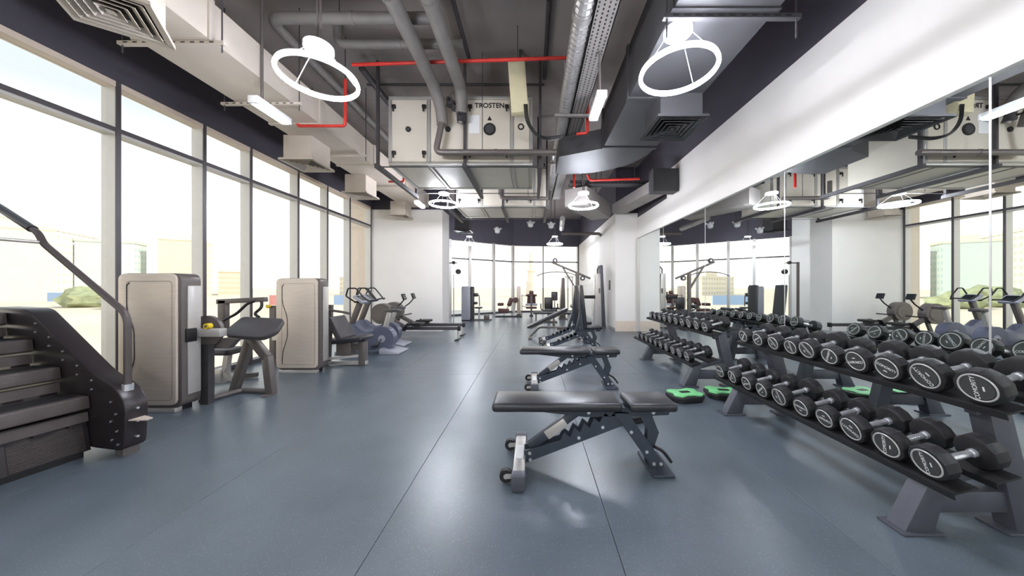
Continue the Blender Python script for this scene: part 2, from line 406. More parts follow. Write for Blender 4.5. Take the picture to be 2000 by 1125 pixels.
# ------------------------------------------------------------------ ceiling services
def sqring(mb, so, si, z0, z1, T=None):
    o = [(-so, -so, z0), (so, -so, z0), (so, so, z0), (-so, so, z0)]; i = [(-si, -si, z1), (si, -si, z1), (si, si, z1), (-si, si, z1)]
    o2 = [(a, b, c+0.006) for a, b, c in o]; i2 = [(a, b, c+0.006) for a, b, c in i]
    vs = o+i+o2+i2; fs = []
    for k in range(4):
        j = (k+1) % 4
        fs += [(k, j, 4+j, 4+k), (8+k, 12+k, 12+j, 8+j), (k, 8+k, 8+j, j), (4+k, 4+j, 12+j, 12+k)]
    return mb.raw(vs, fs, T)
def diffuser(label, x, y, z, s, ztop, rot=0, m='duct_pale'):
    t = thing('air_diffuser', label, 'air vent', (x, y, z), rot, 'square ceiling air diffusers'); h = s/2
    MB().box(-h*0.82, h*0.82, -h*0.82, h*0.82, 0.035, ztop-z).build('plenum_box', m, t)
    mb = MB(); sqring(mb, h, h*0.84, 0.0, 0.012); sqring(mb, h, h*0.99, 0, 0.03); mb.build('frame', m, t)
    for k in range(4):
        so = h*(0.80-0.19*k); MBk = MB(); sqring(MBk, so, so-h*0.13, 0.002, 0.032); MBk.build('louvre', m, t)
    MB().box(-h*0.08, h*0.08, -h*0.08, h*0.08, 0.004, 0.012).build('centre_plate', m, t)
    MB().box(-h*0.8, h*0.8, -h*0.8, h*0.8, 0.033, 0.036).build('backing', 'black', t)
    return t
tL = thing('air_duct', 'long rectangular sheet metal duct above the windows', 'duct')
for a, b in ((-1.5, 1.4), (1.41, 2.9), (2.91, 4.4), (4.41, 5.9), (5.91, 7.4), (7.41, 8.95)):
    MB().box(-3.74, -3.04, a, b, 3.63, 4.0).build('duct_section', 'duct_pale', tL)
    MB().box(-3.76, -3.02, b-0.03, b+0.02, 3.615, 4.015).build('flange', 'duct_pale', tL)
diffuser('square air diffuser turned askew under the window duct', -2.99, 2.18, 3.24, 0.5, 3.64, R(36))
diffuser('square air diffuser hanging beside the red sprinkler pipe', -3.62, 4.95, 3.24, 0.53, 3.64)
diffuser('square air diffuser under the window duct, second from the red pipe', -3.68, 6.6, 3.24, 0.53, 3.64)
diffuser('square air diffuser in front of the white wall block', -3.68, 8.6, 3.24, 0.5, 3.64)
diffuser('dark square air diffuser beside the end windows', -2.45, 10.9, 3.25, 0.6, TOP, 0, 'duct_dark')
for i, y in enumerate((0.6, 2.9, 3.86, 5.4, 7.1)):
    t = thing('duct_hanger', ['slotted strut carrying the window duct before the askew diffuser', 'slotted strut carrying the window duct just past the askew diffuser', 'slotted strut carrying the window duct above the batten light', 'plain strut carrying the window duct just past the red sprinkler drop', 'plain strut carrying the window duct between the last two diffusers'][i], 'bracket', (-3.4, y, 3.58), 0, 'struts under the window duct')
    MB().box(-0.5, 0.5, -0.02, 0.02, 0, 0.03).build('strut', 'duct_pale', t)
    for s in (-0.47, 0.47): MB().cyl((s, 0, -0.07), (s, 0, TOP-3.58), 0.006, n=6).build('rod', 'dark_steel', t)
    if i in (1, 2):
        for k in range(10): MB().box(-0.44+k*0.09, -0.40+k*0.09, -0.022, -0.0195, 0.01, 0.02).build('slot', 'black', t)

tR = thing('air_duct', 'dark grey rectangular duct above the dumbbell racks with a curved elbow', 'duct')
for a, b in ((-1.5, 1.0), (1.01, 2.45), (2.46, 3.6), (3.61, 4.88)):
    MB().box(1.12, 1.94, a, b, 3.5, 4.1).build('duct_section', 'duct_dark', tR)
    MB().box(1.10, 1.96, b-0.04, b+0.02, 3.485, 4.115).build('flange', 'duct_dark', tR)
arc = [(1.94-0.0, 4.9)]+[(0.72+1.22*math.cos(R(t)), 4.9+1.1*math.sin(R(t))) for t in range(0, 91, 10)]+[(0.45, 6.0), (0.45, 5.2), (1.1, 4.9)]
MB().prism(arc[1:], 3.5, 3.82, 'xy').build('elbow', 'duct_dark', tR)
diffuser('dark square air diffuser under the duct near the mirrors', 1.69, 3.72, 3.2, 0.58, 3.52, 0, 'duct_dark')
t = thing('duct_hanger', 'slotted strut carrying the dark duct above the racks', 'bracket', (1.6, 2.47, 3.45))
MB().box(-0.55, 0.55, -0.02, 0.02, 0, 0.035).build('strut', 'duct_dark', t)
for s in (-0.52, 0.52): MB().cyl((s, 0, -0.15), (s, 0, TOP-3.45), 0.007, n=6).build('rod', 'dark_steel', t)
for k in range(11): MB().box(-0.48+k*0.09, -0.43+k*0.09, -0.022, -0.0195, 0.012, 0.024).build('slot', 'black', t)
t = thing('air_duct', 'grey branch duct slanting across to the pillar', 'duct')
MB().bar((1.0, 7.1, 3.38), (1.9, 8.55, 3.38), 0.55, 0.40).build('duct_section', 'duct', t)
for p_ in ((1.2, 7.4), (1.7, 8.2)): MB().cyl((p_[0], p_[1], 3.58), (p_[0], p_[1], TOP), 0.008, n=6).build('hanger_rod', 'dark_steel', t)
t = thing('air_duct', 'grey branch duct running along the white bulkhead', 'duct')
MB().bar((2.42, 8.6, 3.47), (2.76, 6.6, 3.47), 0.4, 0.24).build('duct_section', 'duct', t)
MB().box(2.5, 3.02, 6.35, 6.6, 3.28, 3.75).build('end_box', 'duct_dark', t)

# air handling units
def ahu(label, x0, x1, y0, y1, z0, z1, cuts, first):
    t = thing('air_handling_unit', label, 'air conditioner', (x0, y0, z0)); W, D, H = x1-x0, y1-y0, z1-z0
    MB().box(0.02, W-0.02, 0.02, D, 0.02, H-0.02).build('body', 'ahu', t)
    for zz in (0, H-0.05):
        MB().box(0, W, 0, 0.05, zz, zz+0.05, r=0.008).build('frame_rail', 'ahu_frame', t)
        MB().box(0, W, D-0.05, D, zz, zz+0.05, r=0.008).build('frame_rail', 'ahu_frame', t)
    for a, b in zip(cuts[:-1], cuts[1:]):
        MB().box(a+0.03, b-0.03, 0.004, 0.02, 0.06, H-0.06, r=0.004, seg=1).build('panel', 'ahu', t)
        MB().box(a+0.05, b-0.05, 0.08, D-0.08, 0.008, 0.02).build('base_panel', 'ahu' if a != cuts[1] else 'ahu_frame', t)
    for c in cuts:
        MB().box(c-0.025, c+0.025, 0, 0.05, 0.05, H-0.05, r=0.006, seg=1).build('post', 'ahu_frame', t)
        MB().box(c-0.02, c+0.02, 0.05, D-0.05, 0.0, 0.03).build('cross_rail', 'ahu_frame', t)
    for c in (cuts[0]+0.07, cuts[1]-0.07, cuts[-3]+0.08, cuts[-2]-0.08):
        for zz in (0.16, H-0.2):
            la = MB().box(c-0.03, c+0.03, -0.035, 0.006, zz, zz+0.055, r=0.008).build('latch', 'black', t)
            MB().box(c-0.012, c+0.012, -0.05, -0.03, zz-0.06, zz+0.03, r=0.004).build('lever', 'black', la)
    return t, W, D, H
cu = [0.02, 0.63, 1.20, 1.93, 2.23]
t, W, D, H = ahu('cream air handling unit with black lettering above the aisle', -2.25, 0.0, 4.8, 6.0, 3.2, 4.28, cu, True)
inst('lettering', text_mesh('TRO S TEN'.replace(' ', ''), 0.105, 'black', 0.002, 1.02, 0.0025), t, (1.58, 0.0015, 0.93), (R(90), 0, 0))
for x, z, r in ((0.31, 0.56, 0.042), (0.93, 0.56, 0.042), (1.58, 0.56, 0.095)):
    gg = MB().cyl((x, -0.012, z), (x, 0.006, z), r, n=28).build('gauge', 'black', t)
    MB().cyl((x, -0.014, z), (x, -0.011, z), r*0.72, n=24).build('gauge_face', 'cap', gg)
MB().prism([(1.545, 0.70), (1.615, 0.70), (1.58, 0.77)], 0.0, 0.006).build('warning_triangle', 'black', t)
MB().box(1.26, 1.42, 0.001, 0.005, 0.50, 0.78).build('data_plate', 'print_white', t)
TT = Matrix.Translation((2.07, 0.0, 0.6)) @ Matrix.Rotation(R(90), 4, 'X')
MB().torus((0, 0, 0), 0.04, 0.011, 24, 8, TT).build('port_ring', 'black', t)
cu2 = [0.02, 0.62, 1.15, 1.88, 2.19]
ahu('second cream air handling unit behind the lettered one', -1.84, 0.37, 7.4, 8.5, 3.2, 4.2, cu2, False)
for lb, X0, X1, Y0, Y1 in (('steel support frame under the lettered air handling unit', -2.4, 0.12, 4.72, 6.4), ('steel support frame under the second air handling unit', -2.0, 0.34, 7.2, 8.8)):
    t = thing('support_frame', lb, 'frame', (0, 0, 3.13))
    for x in (X0, -1.05 if Y0 < 5 else -0.7, X1):
        MB().box(x-0.03, x+0.03, Y0, Y1, 0, 0.065).build('channel', 'dark_steel', t)
        for y in (Y0+0.05, Y1-0.05):
            MB().box(x-0.02, x+0.02, y-0.02, y+0.02, 0.065, TOP-3.13).build('hanger', 'dark_steel', t)
    for y in (Y0+0.15, Y1-0.15):
        MB().box(X0, X1, y-0.02, y+0.02, 0.065, 0.07).build('cross_bar', 'dark_steel', t)
t = thing('control_box', 'tall cream electrical box leaning beside the lettered unit', 'electrical box', (-0.18, 4.55, 3.86))
T = Matrix.Rotation(R(-4), 4, 'Y')
MB().box(-0.13, 0.12, -0.06, 0.06, 0, 0.74, r=0.006, T=T).build('housing', 'cream', t)
MB().box(-0.115, 0.105, -0.066, -0.058, 0.02, 0.72, r=0.003, T=T).build('cover', 'cream', t)
MB().box(-0.02, 0.02, -0.02, 0.02, 0.7, TOP-3.86).build('hanger', 'dark_steel', t)
t = thing('cable_bundle', 'black cables looping from the cream electrical box to the tray', 'cable')
for k in range(3):
    MB().tube([(-0.12+0.02*k, 4.46, 3.95), (-0.10+0.02*k, 4.46, 3.7), (0.02+0.02*k, 4.48, 3.52), (0.2, 4.55, 3.47+0.02*k), (0.45, 4.65, 3.55+0.02*k)], 0.009, 6, rad=0.2).build('cable', 'black', t)

def pipe(name, label, pts, r, m, rad=0.12, cat='pipe', group=None, n=14, hang=()):
    t = thing(name, label, cat, (0, 0, 0), 0, group)
    MB().tube(pts, r, n, rad=rad).build('run', m, t)
    P = [Vector(p) for p in pts]
    for a, b in zip(P[:-1], P[1:]):
        k = int((b-a).length/1.4)
        for i in range(1, k+1):
            c = a+(b-a)*(i/(k+1)); d = (b-a).normalized()
            MB().cyl(c-d*0.02, c+d*0.02, r*1.13, n=n).build('clamp', m, t)
    for h in hang: MB().cyl(h, (h[0], h[1], TOP), 0.006, n=6).build('hanger_rod', 'dark_steel', t)
    return t
pipe('chilled_water_pipe', 'thick lagged pipe running to the middle of the lettered unit', [(-1.42, -1, 4.22), (-1.42, 4.4, 4.2), (-1.38, 4.62, 4.0), (-1.36, 4.66, 3.75)], 0.085, 'pipe', 0.2, hang=((-1.42, 1, 4.2), (-1.42, 3, 4.2)))
pipe('chilled_water_pipe', 'thick lagged pipe beside the lettering door of the unit', [(-1.05, -1, 4.25), (-1.05, 4.5, 4.22), (-1.08, 4.66, 3.95)], 0.085, 'pipe', 0.2, hang=((-1.05, 1.5, 4.2), (-1.05, 3.3, 4.2)))
pipe('lagged_pipe', 'lagged cross pipe turning back towards the windows', [(-1.1, 3.5, 4.36), (-3.0, 3.5, 4.36), (-3.0, 6.5, 4.36)], 0.06, 'pipe', 0.15, hang=((-2.2, 3.5, 4.36),))
pipe('lagged_pipe', 'short lagged cross pipe above the first ring lamp', [(-0.9, 3.95, 4.42), (-2.5, 3.95, 4.42), (-2.5, 3.95, 4.78)], 0.055, 'pipe', 0.1)
pipe('lagged_pipe', 'slanting lagged pipe high under the slab', [(-2.6, 3.4, 4.62), (-1.2, 2.6, 4.66)], 0.08, 'pipe', 0.1)
pipe('valve_pipe', 'dark lagged pipe dropping from the valves across the unit front', [(-1.36, 4.6, 3.75), (-1.45, 4.6, 3.31), (0.36, 4.6, 3.31)], 0.045, 'gun', 0.1, hang=((-0.75, 4.6, 3.31),))
vt = pipe('valve_pipe', 'short dark valve pipe with valves bending over the unit top', [(-1.25, 4.7, 4.1), (-1.2, 4.62, 4.2), (-1.1, 4.62, 4.0), (-1.1, 4.7, 3.8)], 0.05, 'gun', 0.08)
for x, z in ((-1.24, 4.08), (-1.16, 4.02), (-1.08, 3.86)):
    vb = MB().cyl((x, 4.64, z-0.05), (x, 4.64, z+0.05), 0.062, n=12).build('valve_body', 'dark_steel', vt)
    MB().box(x-0.01, x+0.01, 4.5, 4.6, z-0.012, z+0.012).build('lever', 'black', vb)
pipe('dark_pipe', 'dark lagged pipe across the second unit front', [(-0.75, 7.12, 3.75), (-0.75, 7.12, 3.36), (0.36, 7.1, 3.34)], 0.045, 'gun', 0.1, hang=((-0.1, 7.1, 3.35),))
# corrugated silver duct along the aisle
t = thing('spiral_duct', 'silver corrugated round duct running along the cable tray', 'duct')
pts = []; 
mb = MB(); prof = []
Y0, Y1 = 0.6, 9.0; n_ = 240
ringpts = []
for i in range(n_+1):
    y = Y0+(Y1-Y0)*i/n_; ringpts.append((0.48, y, 3.92-0.0*y))
vs_, fs_ = [], []
for i, p in enumerate(ringpts):
    r = 0.083+(0.011 if i % 2 else -0.003)
    for k in range(14): a = 2*math.pi*k/14; vs_.append((p[0]+r*math.cos(a), p[1], p[2]+r*math.sin(a)))
for i in range(n_):
    for k in range(14): fs_.append((i*14+k, i*14+(k+1) % 14, (i+1)*14+(k+1) % 14, (i+1)*14+k))
mb.raw(vs_, fs_); mb.build('run', 'spiral', t, smooth=False)
for y in (2.95, 4.6, 6.3, 8.0):
    MB().cyl((0.48, y-0.03, 3.92), (0.48, y+0.03, 3.92), 0.1, n=16).build('clamp', 'spiral', t)
    MB().cyl((0.48, y, 4.0), (0.48, y, TOP), 0.006, n=6).build('hanger_rod', 'alu', t)
pipe('round_duct', 'pale round duct rising near the white far wall', [(0.9, 9.2, 3.35), (1.0, 10.6, 3.3)], 0.08, 'spiral')
pipe('drain_pipe', 'dark angled pipe end over the white far wall', [(1.0, 10.6, 3.13), (2.3, 10.6, 3.13), (2.38, 10.6, 3.06)], 0.05, 'gun', 0.06)
# perforated cable tray
t = thing('cable_tray', 'perforated grey cable tray beside the corrugated duct', 'cable tray', (0.575, 0, 3.86))
MB().box(0, 0.215, -1, 9.0, 0, 0.012).build('tray_base', 'duct', t)
for x in (0, 0.205): MB().box(x, x+0.01, -1, 9.0, 0, 0.06).build('tray_side', 'duct', t)
mb = MB()
for i in range(150):
    y = 1.9+i*0.046
    for k in range(4):
        x = 0.03+k*0.05; mb.box(x-0.008, x+0.008, y+(0.012 if k % 2 else -0.012)-0.011, y+(0.012 if k % 2 else -0.012)+0.011, -0.0015, 0.0005)
o = mb.build('slots', 'black', t, smooth=False); o['kind'] = 'stuff'
for y in (2.3, 4.55, 6.3):
    MB().box(-0.25, 0.36, y-0.02, y+0.02, -0.045, -0.01).build('bracket', 'duct', t)
    MB().cyl((0.34, y, -0.05), (0.34, y, TOP-3.86), 0.006, n=6).build('rod', 'alu', t)
t = thing('cable_tray', 'dark ladder tray crossing before the slanting duct', 'cable tray', (0.85, 7.0, 3.66))
MB().box(0, 2.2, 0, 0.3, 0, 0.012).build('tray_base', 'dark_steel', t)
for y in (0, 0.29): MB().box(0, 2.2, y, y+0.012, 0, 0.07).build('tray_side', 'dark_steel', t)
for k in range(24): MB().box(0.04+k*0.09, 0.07+k*0.09, -0.004, 0.002, 0.02, 0.05).build('slot', 'black', t)
# red sprinkler pipes
pipe('sprinkler_pipe', 'long red sprinkler pipe crossing above the lettered unit', [(-2.45, 4.18, 4.32), (0.6, 4.1, 4.36)], 0.022, 'red', 0, hang=((-1.6, 4.16, 4.33), (-0.2, 4.12, 4.34)))
pipe('sprinkler_pipe', 'red L shaped sprinkler drop beside the window duct', [(-2.62, 4.3, 4.2), (-2.62, 4.3, 3.55), (-3.28, 4.3, 3.55), (-3.28, 4.3, 3.58)], 0.02, 'red', 0.05, hang=((-2.62, 4.3, 4.2),))
pipe('sprinkler_pipe', 'small red sprinkler drop beside the perforated tray', [(0.85, 4.75, TOP), (0.85, 4.75, 3.68), (0.68, 4.75, 3.66)], 0.022, 'red', 0.04)
pipe('sprinkler_pipe', 'red sprinkler pipe behind the duct elbow', [(1.2, 6.7, 3.75), (1.25, 6.7, 3.62), (2.3, 6.6, 3.62)], 0.025, 'red', 0.05, hang=((1.5, 6.68, 3.62), (2.2, 6.61, 3.62)))
pipe('sprinkler_pipe', 'short red drop pipe next to the corrugated duct', [(0.84, 6.2, TOP), (0.84, 6.2, 3.3)], 0.024, 'red', 0)
pipe('sprinkler_pipe', 'short red pipe end under the window duct', [(-2.9, 6.2, 3.42), (-2.6, 6.2, 3.42), (-2.6, 6.2, 3.6)], 0.02, 'red', 0.04, hang=((-2.6, 6.2, 3.6),))
# conduits on the slab
for i, (pts, r, lb) in enumerate((
    ([(-0.85, 3.6, 4.74), (0.3, 3.6, 4.74), (0.5, 3.3, 4.74), (0.7, 3.3, 4.74)], 0.025, 'dark conduit under the slab ending beside the tray'),
    ([(-1.25, 3.2, 4.72), (-0.95, 3.55, 4.72), (-0.95, 4.6, 4.72)], 0.03, 'dark conduit bending between the lagged pipes'),
    ([(0.2, 3.7, 4.76), (0.2, 5.1, 4.76)], 0.03, 'straight dark conduit fixed along the slab'),
    ([(-2.8, 5.2, 4.72), (0.2, 5.2, 4.72)], 0.02, 'thin conduit crossing the slab behind the units'),
    ([(-2.2, 6.9, 4.55), (-2.2, 9.2, 4.55)], 0.06, 'dark pipe running back beside the second unit'),
    ([(-2.5, 4.5, 4.5), (-2.5, 8.9, 4.5)], 0.05, 'dark pipe hung beside the window duct'))):
    pipe('conduit', lb, pts, r, 'dark_steel', 0.08, 'conduit')

# ring lamps
def ring_lamp(label, x, y, z, zc, stem=True, r=0.3):
    t = thing('ring_lamp', label, 'lamp', (x, y, z), 0, 'white ring pendant lamps')
    MB().torus((0, 0, 0), r, 0.0155, 64, 10).build('light_ring', 'ring_glow', t)
    T = Matrix.Translation((0, 0, 0.022))
    MB().torus((0, 0, 0), r, 0.011, 64, 8, T).build('ring_housing', 'white_plastic', t)
    MB().lathe([(0.09, zc-z), (0.115, zc-z+0.01), (0.115, zc-z+0.045), (0.10, zc-z+0.055)], 32).build('canopy', 'white_plastic', t)
    for k in range(3):
        a = R(40+120*k); MB().cyl((0.09*math.cos(a), 0.09*math.sin(a), zc-z+0.01), (r*math.cos(a), r*math.sin(a), 0.03), 0.003, n=6).build('wire', 'white_plastic', t)
    if stem:
        for s in (-0.015, 0.015): MB().cyl((s, 0, zc-z+0.05), (s, 0, TOP-z), 0.008, n=8).build('stem', 'gun', t)
ring_lamp('glowing ring lamp hanging beside the slanting window duct', -1.87, 2.69, 3.12, 3.36)
ring_lamp('glowing ring lamp fixed under the dark duct above the racks', 1.24, 2.62, 3.13, 3.445, False)
ring_lamp('ring lamp hanging before the white wall block', -1.96, 6.8, 3.12, 3.33)
ring_lamp('ring lamp hanging below the ladder tray near the pillar', 1.08, 6.5, 3.01, 3.25)
ring_lamp('ring lamp over the lat pulldown machine', 0.9, 12.4, 3.02, 3.3)
ring_lamp('ring lamp by the end windows over the pale machine cabinet', -2.55, 12.4, 3.02, 3.3)
ring_lamp('ring lamp near the glazed front and the window duct', -1.87, -1.5, 3.12, 3.36)
ring_lamp('ring lamp near the glazed front under the dark duct', 1.24, -1.5, 3.13, 3.445, False)

def batten(label, x, y, z, zt=TOP):
    t = thing('batten_light', label, 'lamp', (x, y, z), 0, 'white batten lights')
    MB().box(-0.055, 0.055, -0.23, 0.23, 0.02, 0.075, r=0.015).build('housing', 'white_plastic', t)
    MB().box(-0.048, 0.048, -0.215, 0.215, -0.015, 0.024, r=0.014).build('diffuser', 'batten_glow', t)
    for s in (-0.222, 0.222): MB().box(-0.056, 0.056, s-0.018, s+0.018, -0.012, 0.07, r=0.01).build('end_cap', 'white_plastic', t)
    MB().cyl((0, -0.12, 0.07), (0, -0.12, zt-z), 0.014, n=10).build('rod', 'gun', t)
batten('white batten light on a black rod beside the window duct', -3.02, 3.55, 3.3)
batten('white batten light hanging beside the perforated tray', 0.73, 3.46, 3.3, 3.86)
batten('white batten light before the white wall block', -2.75, 7.5, 3.28)
def speaker(label, x, y, z):
    t = thing('pendant_speaker', label, 'speaker', (x, y, z), 0, 'white pendant speakers')
    MB().lathe([(0.03, 0), (0.07, 0.02), (0.085, 0.08), (0.07, 0.16), (0.03, 0.2)], 20).build('body', 'white_plastic', t)
    MB().cyl((0, 0, 0.19), (0, 0, TOP-z), 0.01, n=8).build('rod', 'gun', t)
    for k in range(3):
        a = R(120*k+20); MB().cyl((0.06*math.cos(a), 0.06*math.sin(a), 0.12), (0.13*math.cos(a), 0.13*math.sin(a), 0.17), 0.025, n=10).build('horn', 'white_plastic', t)
speaker('white pendant speaker hanging behind the second unit', -0.06, 9.3, 3.1)
speaker('white pendant speaker hanging over the lat pulldown', 0.58, 9.6, 3.12)
speaker('white pendant speaker near the end windows', -1.12, 9.8, 3.0)

# ------------------------------------------------------------------ dumbbell racks
def rack(label, y0, y1, legs):
    t = thing('dumbbell_rack', label, 'rack', (0, 0, 0))
    for y in legs:
        MB().prism([(1.96, 0.012), (2.12, 0.012), (2.20, 0.30), (2.09, 0.27)], y-0.045, y+0.045, r=0.006).build('front_leg', 'rack_steel', t)
        MB().box(1.93, 2.15, y-0.065, y+0.065, 0, 0.014, r=0.004).build('foot_plate', 'rack_steel', t)
        MB().box(2.10, 2.56, y-0.03, y+0.03, 0.10, 0.21, r=0.005).build('base_beam', 'rack_steel', t)
        MB().prism([(2.55, 0.012), (2.68, 0.012), (2.51, 0.70), (2.40, 0.67)], y-0.045, y+0.045, r=0.006).build('upright', 'rack_steel', t)
        MB().box(2.48, 2.72, y-0.065, y+0.065, 0, 0.014, r=0.004).build('foot_plate', 'rack_steel', t)
        MB().bar((2.13, y, 0.25), (2.55, y, 0.355), 0.05, 0.06, 0.004).build('lower_arm', 'rack_steel', t)
        MB().bar((2.36, y, 0.642), (2.66, y, 0.717), 0.05, 0.06, 0.004).build('upper_arm', 'rack_steel', t)
    for zx, nm in (((2.12, 0.30), 'lower_rail'), ((2.33, 0.327+0.025), 'lower_rail'), ((2.38, 0.69), 'upper_rail'), ((2.59, 0.742), 'upper_rail')):
        x, z = zx
        T = Matrix.Translation((x, 0, z)) @ Matrix.Rotation(R(-14), 4, 'Y')
        MB().box(-0.06, 0.06, y0, y1, -0.006, 0.004, T=T).build(nm, 'black', t)
        MB().box(-0.066, -0.06, y0, y1, -0.03, 0.004, T=T).build('rail_lip', 'black', t)
    return t
rack('grey steel two tier rack holding the larger dumbbells', 1.5, 3.5, (1.66, 3.15))
rack('grey steel two tier rack holding the smaller dumbbells near the pillar', 3.96, 6.25, (4.02, 5.5))
LET = text_mesh('COMORITY', 0.024, 'print_white', 0.0008)
def dumb_meshes(r):
    th = 0.074; n = 12
    def poly(rr): return [(rr*math.cos(2*math.pi*(k+0.5)/n), rr*math.sin(2*math.pi*(k+0.5)/n)) for k in range(n)]
    head = MB().prism(poly(r), -th/2, th/2, 'yz', r=0.010, seg=2).mesh('head', 'rubber', sharp=24)
    cap = MB().cyl((0, 0, 0), (0.003, 0, 0), r*0.66, n=28).mesh('end_cap', 'cap')
    T = Matrix.Rotation(R(90), 4, 'Y')
    ring = MB().torus((0, 0, 0), r*0.74, 0.0045, 36, 6, T).mesh('end_ring', 'ring_silver')
    hand = MB().lathe([(0.015, -0.09), (0.0165, -0.05), (0.0175, 0), (0.0165, 0.05), (0.015, 0.09)], 16, T)
    for s in (-1, 1): hand.lathe([(0.021, s*0.079-0.009), (0.021, s*0.079+0.009)], 16, T)
    hand = hand.mesh('handle', 'chrome')
    bar = MB().box(-0.012, 0.012, -0.003, 0.003, 0, 0.001).mesh('weight_mark', 'print_white')
    return head, cap, ring, hand, bar, th
DM = {r: dumb_meshes(r) for r in (0.060, 0.068, 0.076, 0.086, 0.094)}
ORD = ['first', 'second', 'third', 'fourth', 'fifth', 'sixth', 'seventh', 'eighth', 'ninth', 'tenth']
def dumbbell(label, group, mx, mz, y, r, spin):
    head, cap, ring, hand, bar, th = DM[r]
    a = R(14); off = r+0.007
    t = thing('dumbbell', label, 'dumbbell', (mx-math.sin(a)*off, y, mz+math.cos(a)*off), 0, group)
    t.rotation_euler = (0, -a, random.uniform(-0.05, 0.05))
    inst('handle', hand, t)
    for s in (-1, 1):
        h = inst('head', head, t, (s*0.122, 0, 0), (spin, 0, 0))
        e_ = s*(th/2)
        inst('end_cap', cap, h, (e_-(0.0 if s > 0 else 0.003), 0, 0))
        inst('end_ring', ring, h, (e_, 0, 0))
        sc = r/0.086
        rot = (R(90), 0, R(90)) if s > 0 else (R(90), 0, R(-90))
        for nm, me, zz in (('lettering', LET, 0.006), ('weight_mark', bar, -0.022)):
            o = inst(nm, me, h, (e_+s*0.0034, 0, zz*sc), rot); o.scale = (sc*0.9, sc, 1)
sz1 = [0.094, 0.094, 0.086, 0.086, 0.076, 0.086, 0.076, 0.076, 0.076, 0.076]
lowY = [1.60, 1.79, 1.98, 2.17, 2.36, 2.57, 2.77, 2.96, 3.17, 3.38]
upY = [1.60, 1.80, 2.0, 2.19, 2.40, 2.59, 2.76, 2.95, 3.16, 3.37]
for k in range(10):
    dumbbell('black dumbbell, %s from pillar end on lower tier of rack with larger dumbbells' % ORD[9-k], 'large dumbbells on the lower tier', 2.235, 0.327, lowY[k], [0.086, 0.086, 0.086, 0.076, 0.076, 0.086, 0.076, 0.076, 0.076, 0.076][k], random.uniform(0, 6.28))
    dumbbell('black dumbbell, %s from pillar end on upper tier of rack with larger dumbbells' % ORD[9-k], 'large dumbbells on the upper tier', 2.485, 0.716, upY[k], sz1[k], random.uniform(0, 6.28))
    y = 4.11+k*0.212
    dumbbell('black dumbbell, %s from pillar end on lower tier of rack with smaller dumbbells' % ORD[9-k], 'small dumbbells on the lower tier', 2.235, 0.327, y, [0.076, 0.076, 0.068, 0.068, 0.068, 0.060, 0.060, 0.060, 0.060, 0.060][k], random.uniform(0, 6.28))
    dumbbell('black dumbbell, %s from pillar end on upper tier of rack with smaller dumbbells' % ORD[9-k], 'small dumbbells on the upper tier', 2.485, 0.716, y+0.02, [0.076, 0.076, 0.076, 0.068, 0.068, 0.068, 0.068, 0.060, 0.060, 0.060][k], random.uniform(0, 6.28))

# ------------------------------------------------------------------ balance steps
def step_board(label, x, y, rz):
    t = thing('step_platform', label, 'step platform', (x, y, 0), rz, 'green step platforms')
    P = rpoly([(-0.2, -0.09), (-0.12, -0.15), (0.12, -0.15), (0.2, -0.09), (0.2, 0.09), (0.12, 0.15), (-0.12, 0.15), (-0.2, 0.09)], 0.05)
    MB().prism([(a*0.9, b*0.9) for a, b in P], 0, 0.03, 'xy', r=0.008).build('base', 'black', t)
    MB().prism(P, 0.03, 0.07, 'xy', r=0.01).build('body', 'rubber', t)
    Q = rpoly([(-0.19, -0.08), (-0.11, -0.14), (-0.05, -0.10), (0.05, -0.10), (0.11, -0.14), (0.19, -0.08), (0.15, 0), (0.19, 0.08), (0.11, 0.14), (0.05, 0.10), (-0.05, 0.10), (-0.11, 0.14), (-0.19, 0.08), (-0.15, 0)], 0.03)
    MB().prism(Q, 0.068, 0.085, 'xy', r=0.005).build('top_pad', 'green', t)
    MB().prism(rpoly([(-0.06, -0.03), (0.06, -0.03), (0.06, 0.03), (-0.06, 0.03)], 0.02), 0.084, 0.088, 'xy').build('badge', 'black', t)
step_board('green topped step platform on the open floor beside the rack foot', 1.76, 3.55, R(10))
step_board('green topped step platform tucked under the end of the larger rack', 2.25, 3.62, R(-12))
step_board('green topped step platform behind the nearer adjustable bench', 0.98, 3.05, R(20))

